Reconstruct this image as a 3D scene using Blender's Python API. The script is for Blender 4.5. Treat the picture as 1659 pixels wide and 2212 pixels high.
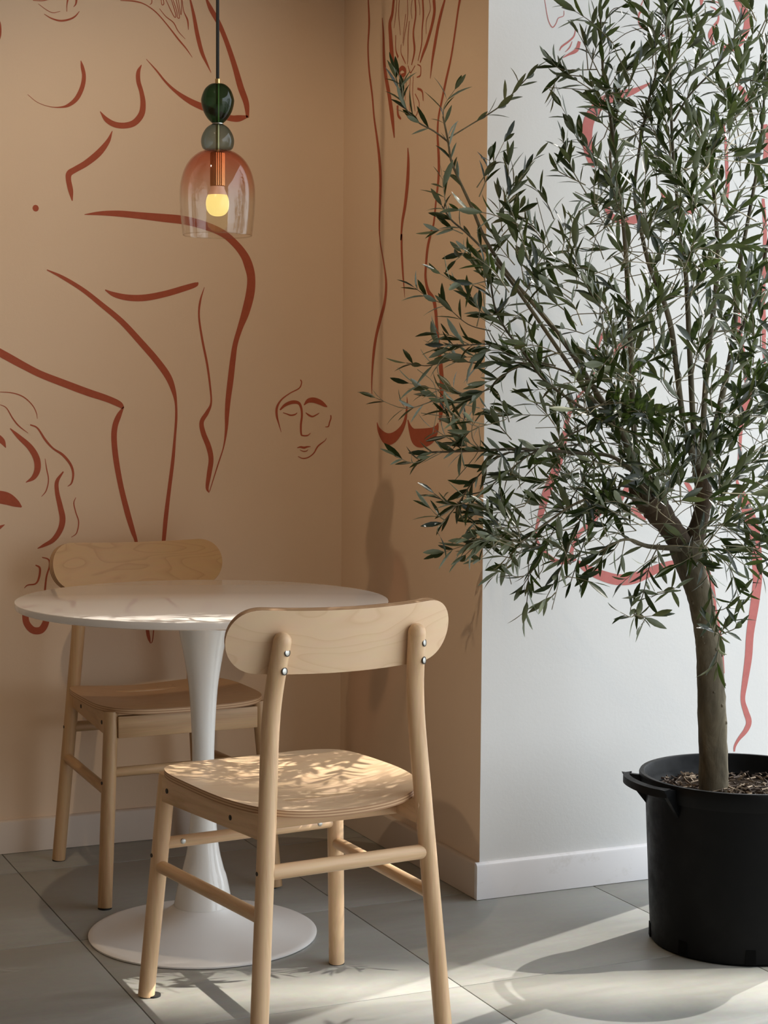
import bpy, bmesh, math, random
from mathutils import Vector, Matrix
random.seed(11)
D = bpy.data
for o in list(D.objects): D.objects.remove(o)
scene = bpy.context.scene
COL = scene.collection

# ------------------------------------------------------------------ camera
CAM_R=[0.911581, -0.411058, 0.007182]
CAM_U=[0.020069, 0.061941, 0.997878]
CAM_F=[0.410631, 0.909502, -0.064713]
CAM_H=1.1722
LENS=83.0844

cam_data = D.cameras.new('camera'); cam = D.objects.new('camera', cam_data); COL.objects.link(cam)
cam_data.sensor_fit = 'HORIZONTAL'; cam_data.sensor_width = 36; cam_data.lens = LENS
cam_data.clip_start = .05
m = Matrix((CAM_R, CAM_U, [-a for a in CAM_F])).transposed().to_4x4()
m.translation = (0, 0, CAM_H); cam.matrix_world = m
scene.camera = cam

# ------------------------------------------------------------------ light
world = D.worlds.new('sky'); scene.world = world; world.use_nodes = True
wb = world.node_tree.nodes['Background']
wb.inputs[0].default_value = (.87, .94, 1.0, 1); wb.inputs[1].default_value = 1.4
SUN_AZ, SUN_EL = math.radians(21), math.radians(41)
def sun(name, az, el, strength, col, angle):
    l = D.lights.new(name, 'SUN'); l.energy = strength; l.color = col; l.angle = math.radians(angle)
    o = D.objects.new(name, l); COL.objects.link(o)
    d = Vector((math.cos(az)*math.cos(el), math.sin(az)*math.cos(el), math.sin(el)))
    o.rotation_euler = d.to_track_quat('Z', 'Y').to_euler(); o.location = d*12
    return o
sun('sun', SUN_AZ, SUN_EL, 1.8, (1, .96, .90), .5)
# low sun thrown back by a tall pane of glass across the pavement: a narrow collimated beam
bd = Vector((-math.cos(SUN_AZ)*math.cos(SUN_EL), math.sin(SUN_AZ)*math.cos(SUN_EL), -math.sin(SUN_EL)))
gl = D.lights.new('sun_off_glass', 'SPOT'); gl.energy = 90000; gl.color = (1, .93, .82); gl.shadow_soft_size = .10
BL = 40.0; gl.spot_size = 2*math.atan(.95/BL); gl.spot_blend = .06
go = D.objects.new('sun_off_glass', gl); COL.objects.link(go); go.location = Vector((1.56, 3.083, .37))-bd*BL
_z = -bd; _x = Vector((0, 0, 1)).cross(_z).normalized(); _y = _z.cross(_x)
_m = Matrix((_x*.095, _y, _z)).transposed().to_4x4(); _m.translation = go.location; go.matrix_world = _m
vs = scene.view_settings
vs.view_transform = 'Standard'; vs.look = 'None'; vs.gamma = 1; vs.use_curve_mapping = False
vs.exposure = 1.15

# ------------------------------------------------------------------ helpers
def mat(name, base=(.8,.8,.8), rough=.5, metal=0, spec=.5, **kw):
    m = D.materials.new(name); m.use_nodes = True
    b = m.node_tree.nodes['Principled BSDF']
    b.inputs['Base Color'].default_value = (*base, 1); b.inputs['Roughness'].default_value = rough
    b.inputs['Metallic'].default_value = metal; b.inputs['Specular IOR Level'].default_value = spec
    for k, v in kw.items(): b.inputs[k].default_value = v
    return m
def nd(m, kind, **kw):
    n = m.node_tree.nodes.new(kind)
    for k, v in kw.items():
        if hasattr(n, k): setattr(n, k, v)
        else: n.inputs[k].default_value = v
    return n
def lk(m, a, ao, b, bi): m.node_tree.links.new(a.outputs[ao], b.inputs[bi])
def bsdf(m): return m.node_tree.nodes['Principled BSDF']
def mixc(m, fac, fo, a, b, blend='MIX'):
    n = nd(m, 'ShaderNodeMix', data_type='RGBA', blend_type=blend)
    if isinstance(fac, (int, float)): n.inputs[0].default_value = fac
    else: lk(m, fac, fo, n, 0)
    for idx, s in ((6, a), (7, b)):
        if isinstance(s, tuple) and len(s) == 2: m.node_tree.links.new(s[0].outputs[s[1]], n.inputs[idx])
        else: n.inputs[idx].default_value = (*s, 1)
    return n
def coords(m, scale, out='Object'):
    t = nd(m, 'ShaderNodeTexCoord'); mp = nd(m, 'ShaderNodeMapping'); mp.inputs['Scale'].default_value = scale
    lk(m, t, out, mp, 0); return mp
def noise(m, src, scale, detail=4, rough=.55, dist=0):
    n = nd(m, 'ShaderNodeTexNoise', Scale=scale, Detail=detail, Roughness=rough, Distortion=dist)
    lk(m, src, 0, n, 'Vector'); return n
def ramp(m, src, so, stops):
    r = nd(m, 'ShaderNodeValToRGB'); lk(m, src, so, r, 0)
    e = r.color_ramp.elements
    while len(e) < len(stops): e.new(.5)
    for el, (p_, c) in zip(e, stops):
        el.position = p_; el.color = (*c, 1) if len(c) == 3 else c
    return r
def bump(m, src, so, strength, dist):
    b = nd(m, 'ShaderNodeBump', Strength=strength, Distance=dist)
    lk(m, src, so, b, 'Height'); lk(m, b, 0, bsdf(m), 'Normal')

def link(name, me, material=None, parent=None, smooth=True, angle=35):
    if isinstance(me, bmesh.types.BMesh):
        bm = me; me = D.meshes.new(name); bmesh.ops.recalc_face_normals(bm, faces=bm.faces); bm.to_mesh(me); bm.free()
    if smooth and len(me.polygons):
        me.polygons.foreach_set('use_smooth', [True]*len(me.polygons))
        me.set_sharp_from_angle(angle=math.radians(angle))
    if material is not None:
        for mm in (material if isinstance(material, (list, tuple)) else [material]): me.materials.append(mm)
    o = D.objects.new(name, me); COL.objects.link(o)
    if parent: o.parent = parent
    return o
def thing(name, loc, rz, label, cat):
    o = D.objects.new(name, None); COL.objects.link(o); o.location = loc; o.rotation_euler = (0, 0, rz)
    o.empty_display_size = .1; o['label'] = label; o['category'] = cat; return o
def structure(o): o['kind'] = 'structure'; return o
def box(x0, x1, y0, y1, z0, z1, bev=0, bm=None):
    bm = bm or bmesh.new()
    r = bmesh.ops.create_cube(bm, size=1)
    for v in r['verts']:
        v.co = ((x0+x1)/2+v.co.x*(x1-x0), (y0+y1)/2+v.co.y*(y1-y0), (z0+z1)/2+v.co.z*(z1-z0))
    if bev:
        es = list({e for v in r['verts'] for e in v.link_edges})
        bmesh.ops.bevel(bm, geom=es, offset=bev, segments=2, affect='EDGES', profile=.6)
    return bm
def crom(pts, n):
    P = [Vector(p) for p in pts]; P = [P[0]*2-P[1]] + P + [P[-1]*2-P[-2]]; out = []
    for i in range(1, len(P)-2):
        a, b, c, d = P[i-1:i+3]
        for k in range(n):
            t = k/n
            out.append(.5*((2*b)+(c-a)*t+(2*a-5*b+4*c-d)*t*t+(3*b-a-3*c+d)*t**3))
    out.append(P[-2]); return out
def tube(pts, rad, seg=16, bm=None, dome0=False, dome1=False, caps=True):
    """tube through pts (Vectors) with radii; optional rounded ends"""
    bm = bm or bmesh.new()
    pts = [Vector(p) for p in pts]; rad = list(rad)
    def domed(pts, rad):
        d = (pts[-1]-pts[-2]).normalized(); r = rad[-1]; e = pts[-1]; base = e-d*r
        pts = pts[:-1]+[base+d*r*math.sin(a) for a in (0, .4, .8, 1.15, 1.4)]
        return pts, rad[:-1]+[r*math.cos(a) for a in (0, .4, .8, 1.15, 1.4)]
    if dome1: pts, rad = domed(pts, rad)
    if dome0:
        pts, rad = domed(pts[::-1], rad[::-1]); pts, rad = pts[::-1], rad[::-1]
    rings = []; up = None
    for i, p_ in enumerate(pts):
        t = (pts[min(i+1, len(pts)-1)]-pts[max(i-1, 0)]).normalized()
        if up is None: up = Vector((0, 0, 1)) if abs(t.z) < .9 else Vector((0, 1, 0))
        s = t.cross(up).normalized(); up = s.cross(t).normalized()
        rings.append([bm.verts.new(p_+(s*math.cos(2*math.pi*k/seg)+up*math.sin(2*math.pi*k/seg))*rad[i]) for k in range(seg)])
    for a, b in zip(rings, rings[1:]):
        for k in range(seg): bm.faces.new((a[k], a[(k+1) % seg], b[(k+1) % seg], b[k]))
    if caps: bm.faces.new(rings[0][::-1]); bm.faces.new(rings[-1])
    return bm
def lathe(prof, seg=64, c=(0, 0), bm=None, close=True):
    bm = bm or bmesh.new(); rings = []
    for r, z in prof:
        if r < 1e-5: rings.append([bm.verts.new((c[0], c[1], z))])
        else: rings.append([bm.verts.new((c[0]+r*math.cos(2*math.pi*k/seg), c[1]+r*math.sin(2*math.pi*k/seg), z)) for k in range(seg)])
    for a, b in zip(rings, rings[1:]):
        for k in range(seg):
            k2 = (k+1) % seg
            if len(a) == 1 and len(b) == 1: continue
            if len(a) == 1: bm.faces.new((a[0], b[k2], b[k]))
            elif len(b) == 1: bm.faces.new((a[k], a[k2], b[0]))
            else: bm.faces.new((a[k], a[k2], b[k2], b[k]))
    return bm
def disc(c, n, r, h, seg=14, bm=None):
    n = Vector(n).normalized(); c = Vector(c)
    return tube([c-n*h*.5, c+n*h*.35, c+n*h*.5], [r, r, r*.85], seg, bm)

# ------------------------------------------------------------------ materials
def plaster(name, col, var=.05):
    m = mat(name, col, .85, spec=.2)
    c = coords(m, (1, 1, 1)); n1 = noise(m, c, 1.3, 3); n2 = noise(m, c, 90, 5, .7); n3 = noise(m, c, 14, 4)
    d = tuple(x*(1-var*1.6) for x in col)
    mx = mixc(m, n1, 'Fac', col, d); lk(m, mx, 2, bsdf(m), 'Base Color')
    a = nd(m, 'ShaderNodeMath', operation='ADD'); lk(m, n2, 'Fac', a, 0); lk(m, n3, 'Fac', a, 1)
    bump(m, a, 0, .13, .0025); return m
M_SAND = plaster('sand_plaster', (.77, .585, .42))
M_WHITE = plaster('white_plaster', (.76, .755, .745))
M_CEIL = mat('ceiling_paint', (.32, .24, .17), .9); M_FAR = mat('far_wall_paint', (.36, .26, .18), .9)
def paint(name, col):
    m = mat(name, col, .75, spec=.25); c = coords(m, (1, 1, 1)); n = noise(m, c, 55, 4, .7)
    lk(m, mixc(m, n, 'Fac', tuple(x*.82 for x in col), tuple(min(1, x*1.15) for x in col)), 2, bsdf(m), 'Base Color'); return m
M_RED = paint('terracotta_paint', (.40, .095, .048))
M_PINK = paint('rose_paint', (.51, .165, .15))
M_BASE = mat('skirting_paint', (.82, .80, .81), .45)
_c = coords(M_BASE, (1, 1, 1)); _n = noise(M_BASE, _c, 9, 6, .75)
lk(M_BASE, ramp(M_BASE, _n, 'Fac', [(.25, (.70, .67, .65)), (.42, (.83, .81, .82)), (1, (.84, .82, .83))]), 0, bsdf(M_BASE), 'Base Color')
M_BASES = mat('skirting_sand_paint', (.62, .52, .43), .5)
M_TILE = mat('grey_tile', (.36, .355, .32), .42, spec=.4)
_t = nd(M_TILE, 'ShaderNodeTexCoord'); _oi = nd(M_TILE, 'ShaderNodeObjectInfo')
_ad = nd(M_TILE, 'ShaderNodeVectorMath', operation='ADD'); lk(M_TILE, _t, 'Object', _ad, 0); lk(M_TILE, _oi, 'Location', _ad, 1)
_mp = nd(M_TILE, 'ShaderNodeMapping'); _mp.inputs['Scale'].default_value = (1.2, 4.5, 1); lk(M_TILE, _ad, 0, _mp, 0)
_n = noise(M_TILE, _mp, 2.2, 8, .68, .6); _n2 = noise(M_TILE, _ad, 60, 4, .7)
_r = ramp(M_TILE, _n, 'Fac', [(.3, (.255, .254, .232)), (.5, (.30, .299, .275)), (.72, (.35, .349, .325))])
_mx = mixc(M_TILE, .12, 0, (_r, 0), (_n2, 'Color'), 'OVERLAY'); lk(M_TILE, _mx, 2, bsdf(M_TILE), 'Base Color')
lk(M_TILE, ramp(M_TILE, _n, 'Fac', [(.3, (.36,)*3), (.7, (.52,)*3)]), 0, bsdf(M_TILE), 'Roughness')
bump(M_TILE, _n2, 'Fac', .06, .001)
M_PAVE = mat('pale_paving', (.42, .41, .38), .8)
M_GROUT = mat('grout', (.12, .12, .11), .9)

def wood(name, scale, light=(.68, .465, .28), dark=(.53, .335, .18), rough=.42):
    m = mat(name, light, rough, spec=.4)
    c = coords(m, scale); n = noise(m, c, 1, 5, .6, .4); c2 = coords(m, tuple(s*5 for s in scale)); n2 = noise(m, c2, 1, 3, .6)
    r = ramp(m, n, 'Fac', [(.3, dark), (.55, light), (.8, tuple(min(1, x*1.06) for x in light))])
    mx = mixc(m, .10, 0, (r, 0), (n2, 'Color'), 'OVERLAY'); lk(m, mx, 2, bsdf(m), 'Base Color')
    bump(m, n2, 'Fac', .05, .0006); return m
W_Z = wood('birch_upright', (55, 55, 3)); W_X = wood('birch_crosswise', (3, 55, 55)); W_Y = wood('birch_lengthwise', (55, 3, 55))
_shaded = dict(light=(.50, .315, .165), dark=(.38, .22, .105))  # birch for the back chair, its shade put into a darker colour
S_Z = wood('shaded_birch_upright', (55, 55, 3), **_shaded); S_X = wood('shaded_birch_crosswise', (3, 55, 55), **_shaded); S_Y = wood('shaded_birch_lengthwise', (55, 3, 55), **_shaded)
def ply(name, scale, light=(.71, .51, .33), dark=(.575, .37, .205)):
    m = mat(name, light, .38, spec=.4)
    c = coords(m, scale); n = noise(m, c, 1, 2, .45, .3)
    mu = nd(m, 'ShaderNodeMath', operation='MULTIPLY'); lk(m, n, 'Fac', mu, 0); mu.inputs[1].default_value = 15
    fr = nd(m, 'ShaderNodeMath', operation='FRACT'); lk(m, mu, 0, fr, 0)
    r = ramp(m, fr, 0, [(0, light), (.62, light), (.86, tuple(a*.55+b*.45 for a, b in zip(light, dark))), (.93, dark), (1, light)])
    c2 = coords(m, tuple(s*9 for s in scale)); n2 = noise(m, c2, 1, 4, .65)
    mx = mixc(m, .16, 0, (r, 0), (n2, 'Color'), 'OVERLAY')
    fine = mixc(m, .55, 0, (mx, 2), light); lk(m, fine, 2, bsdf(m), 'Base Color'); return m
PLY_BACK = ply('birch_veneer_back', (2.0, 2, 6.0)); PLY_SEAT = ply('birch_veneer_seat', (2.2, 7, 2))
PLY_SHSEAT = ply('birch_veneer_shaded_seat', (2.2, 7, 2), (.42, .255, .13), (.31, .17, .08))  # back chair's seat veneer, shade likewise painted into the tone
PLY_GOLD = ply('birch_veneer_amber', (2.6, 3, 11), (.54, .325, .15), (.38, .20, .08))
EDGE_L = mat('ply_edge_light', (.56, .36, .20), .55); EDGE_D = mat('ply_edge_dark', (.33, .175, .085), .6)
M_STEEL = mat('screw_steel', (.42, .41, .38), .38, 1); M_HOLE = mat('dark_hole', (.03, .022, .016), .7)
M_PAD = mat('black_felt', (.012, .012, .012), .8)
M_TABLE = mat('white_lacquer_top', (.82, .785, .755), .07, spec=.5)
_c = coords(M_TABLE, (1, 1, 1)); bump(M_TABLE, noise(M_TABLE, _c, 18, 3), 'Fac', .004, .001)
M_STEM = mat('white_enamel', (.78, .76, .73), .10, spec=.5); M_FOOT = mat('white_enamel_base', (.76, .735, .71), .3, spec=.5)
M_POT = mat('black_plastic', (.002, .0022, .0026), .45, spec=.14)
_c = coords(M_POT, (1, 1, 1)); _n = noise(M_POT, _c, 26, 5, .7)
lk(M_POT, ramp(M_POT, _n, 'Fac', [(.62, (.002, .0022, .0026)), (.78, (.005, .0052, .0055)), (.86, (.025, .025, .024))]), 0, bsdf(M_POT), 'Base Color')
lk(M_POT, ramp(M_POT, _n, 'Fac', [(.3, (.36,)*3), (.7, (.6,)*3)]), 0, bsdf(M_POT), 'Roughness')
M_NOTCH = mat('notch_black', (.001, .001, .001), .8, spec=.1)
M_SOIL = mat('potting_soil', (.055, .038, .026), .95, spec=.1)
_c = coords(M_SOIL, (1, 1, 1)); _n = noise(M_SOIL, _c, 70, 6, .75)
lk(M_SOIL, ramp(M_SOIL, _n, 'Fac', [(.3, (.02, .014, .01)), (.6, (.07, .046, .03)), (.8, (.20, .14, .09))]), 0, bsdf(M_SOIL), 'Base Color')
bump(M_SOIL, _n, 'Fac', .9, .02)
M_CHIP = mat('wood_chip', (.25, .185, .125), .85); M_CHIP2 = mat('dark_bark_chip', (.055, .035, .024), .9)
def bark(name, a, b, c_):
    m = mat(name, b, .85, spec=.2); c = coords(m, (26, 26, 7)); n = noise(m, c, 1, 8, .72, .8)
    c2 = coords(m, (1, 1, 1)); n2 = noise(m, c2, 5, 4, .6)
    r = ramp(m, n, 'Fac', [(.28, a), (.52, b), (.75, c_)]); r2 = ramp(m, n2, 'Fac', [(.35, (.75,)*3), (.65, (1.15, 1.12, 1.0))])
    mx = mixc(m, 1.0, 0, (r, 0), (r2, 0), 'MULTIPLY'); lk(m, mx, 2, bsdf(m), 'Base Color'); bump(m, n, 'Fac', .7, .004); return m
M_TRUNK = bark('olive_trunk_bark', (.05, .041, .028), (.115, .098, .070), (.20, .174, .13))
M_BRANCH = bark('olive_branch_bark', (.06, .05, .034), (.12, .105, .075), (.21, .187, .14))
M_CUT = bark('cut_stump_bark', (.03, .02, .014), (.085, .06, .042), (.16, .12, .085))
M_TWIG = mat('olive_twig', (.20, .18, .115), .75)
def leafmat(name, top, under):
    m = mat(name, top, .34, spec=.33)
    g = nd(m, 'ShaderNodeNewGeometry'); rnd = nd(m, 'ShaderNodeAttribute', attribute_name='tone')
    v = mixc(m, rnd, 'Fac', tuple(x*.6 for x in top), (top[0]*1.9, top[1]*1.65, top[2]*1.2))
    mx = mixc(m, g, 'Backfacing', (v, 2), under); lk(m, mx, 2, bsdf(m), 'Base Color')
    tr = nd(m, 'ShaderNodeBsdfTranslucent'); tr.inputs[0].default_value = (.10, .16, .03, 1)
    ms = nd(m, 'ShaderNodeMixShader'); ms.inputs[0].default_value = .10
    lk(m, bsdf(m), 0, ms, 1); lk(m, tr, 0, ms, 2)
    out = [n for n in m.node_tree.nodes if n.type == 'OUTPUT_MATERIAL'][0]; lk(m, ms, 0, out, 0); return m
M_LEAF = leafmat('olive_leaf', (.0062, .0128, .0026), (.11, .124, .07))
M_CORD = mat('black_textile_cord', (.006, .007, .007), .8)
M_BRASS = mat('brass', (.62, .43, .19), .28, 1)
M_COPPER = mat('ribbed_copper', (.62, .37, .17), .34, 1)
_c = coords(M_COPPER, (1, 1, 1))
M_BULBBASE = mat('bulb_collar', (.80, .62, .50), .4)
M_BULB = mat('bulb_glow', (.25, .2, .1), .3); bsdf(M_BULB).inputs['Emission Color'].default_value = (1, .76, .24, 1); bsdf(M_BULB).inputs['Emission Strength'].default_value = .44
def glass(name, tint, edge, grad=None):
    """thin blown glass: tinted transmission, stronger tint at grazing angles, fresnel reflection"""
    m = D.materials.new(name); m.use_nodes = True; nt = m.node_tree
    for n in list(nt.nodes):
        if n.type != 'OUTPUT_MATERIAL': nt.nodes.remove(n)
    out = nt.nodes[0]
    lw = nd(m, 'ShaderNodeLayerWeight', Blend=.35); tr = nd(m, 'ShaderNodeBsdfTransparent'); gl = nd(m, 'ShaderNodeBsdfGlossy', Roughness=.02)
    if grad:
        tc = nd(m, 'ShaderNodeTexCoord'); sp = nd(m, 'ShaderNodeSeparateXYZ'); lk(m, tc, 'Object', sp, 0)
        mr = nd(m, 'ShaderNodeMapRange'); lk(m, sp, 2, mr, 0); mr.inputs[1].default_value = grad[0]; mr.inputs[2].default_value = grad[1]
        a = mixc(m, mr, 0, grad[2], tint); b = mixc(m, mr, 0, grad[3], edge)
        mx = mixc(m, lw, 'Facing', (a, 2), (b, 2))
    else: mx = mixc(m, lw, 'Facing', tint, edge)
    lk(m, mx, 2, tr, 0)
    l2 = nd(m, 'ShaderNodeLayerWeight', Blend=.5); pw = nd(m, 'ShaderNodeMath', operation='POWER'); lk(m, l2, 'Facing', pw, 0); pw.inputs[1].default_value = 5
    fr = nd(m, 'ShaderNodeMath', operation='MULTIPLY_ADD'); lk(m, pw, 0, fr, 0); fr.inputs[1].default_value = .75; fr.inputs[2].default_value = .04
    ms = nd(m, 'ShaderNodeMixShader'); lk(m, fr, 0, ms, 0); lk(m, tr, 0, ms, 1); lk(m, gl, 0, ms, 2); lk(m, ms, 0, out, 0); return m
G_GREEN = glass('bottle_green_glass', (.19, .33, .24), (.05, .12, .08))
G_BLUE = glass('smoke_blue_glass', (.56, .66, .70), (.20, .29, .32))
G_ROSE = glass('rose_fade_glass', (.955, .785, .735), (.91, .66, .59), (1.585, 1.668, (.99, .98, .965), (.955, .93, .90)))

M_LENS = mat('spot_lens', (.2, .15, .1), .3); bsdf(M_LENS).inputs['Emission Color'].default_value = (1, .7, .4, 1); bsdf(M_LENS).inputs['Emission Strength'].default_value = 6
G_LIP = glass('clear_glass_lip', (.95, .93, .90), (.93, .90, .86))

# ------------------------------------------------------------------ the room
XS, YB, YF = 1.8918, 4.4726, 3.6325       # pillar side, niche back wall, pillar face
XE, XR, YN, XL, ZC = 2.745, 2.745, -3.2, -2.2, 3.0   # end of pillar, window wall, front, left wall, ceiling
TX, TY, GX, GY = .62216, .59008, .9520, 4.2749      # tile size, grid origin
floor = structure(link('floor', box(XL-.1, XR+.15, YN-.15, 4.65, -.10, -.004), M_GROUT, smooth=False))
tile_me = None
for i in range(-6, 3):
    for j in range(-1, 9):
        if tile_me is None:
            bm = box(.0012, TX-.0012, .0012, TY-.0012, -.012, 0, .0012)
            t = link('tile', bm, M_TILE, floor); tile_me = t.data
        else:
            t = D.objects.new('tile', tile_me); COL.objects.link(t); t.parent = floor
        t.location = (GX+i*TX, GY-(j+1)*TY+TY*0, 0)
wall_back = structure(link('wall_back', box(XL-.1, XS, YB, YB+.15, 0, ZC), M_SAND, smooth=False))
bm = box(XS, XE, YF, 5.2, 0, ZC)
for f_ in bm.faces:
    if f_.calc_center_median().x < XS+.001: f_.material_index = 1
wall_pillar = structure(link('wall_pillar', bm, [M_WHITE, M_SAND], smooth=False))
wall_left = structure(link('wall_left', box(XL-.1, XL, YN, YB, 0, ZC), M_FAR, smooth=False))
ceiling = structure(link('ceiling', box(XL-.1, XR+.15, YN-.15, 5.2, ZC, ZC+.1), M_CEIL, smooth=False))
wall_front = structure(link('wall_front', box(XL-.1, XR+.15, YN-.15, YN, 0, ZC), M_FAR, smooth=False))
# the right side is an open shopfront giving on to a pale pavement
pavement = structure(link('pavement', box(XR+.15, 12, -9, 12, -.12, -.02), M_PAVE, smooth=False))
def skirting(name, prof_dir, a, b, material):
    """board with an eased top edge running from a to b; prof_dir points into the room"""
    a, b, n = Vector(a), Vector(b), Vector(prof_dir); bm = bmesh.new()
    prof = [(0, .001), (.0125, .001), (.0125, .078), (.011, .0825), (.008, .0855), (.004, .0868), (0, .0868)]
    r = [[bm.verts.new(p_+n*u+Vector((0, 0, z))) for u, z in prof] for p_ in (a, b)]
    for k in range(len(prof)-1): bm.faces.new((r[0][k], r[0][k+1], r[1][k+1], r[1][k]))
    bm.faces.new(r[0]); bm.faces.new(r[1][::-1])
    return structure(link(name, bm, material, angle=25))
skirting('baseboard_back', (0, -1, 0), (XL, YB, 0), (XS-.0125, YB, 0), M_BASES)
skirting('baseboard_niche', (-1, 0, 0), (XS, YB, 0), (XS, YF, 0), M_BASES)
skirting('baseboard_front', (0, -1, 0), (XS-.0125, YF, 0), (XE, YF, 0), M_BASE)

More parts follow.
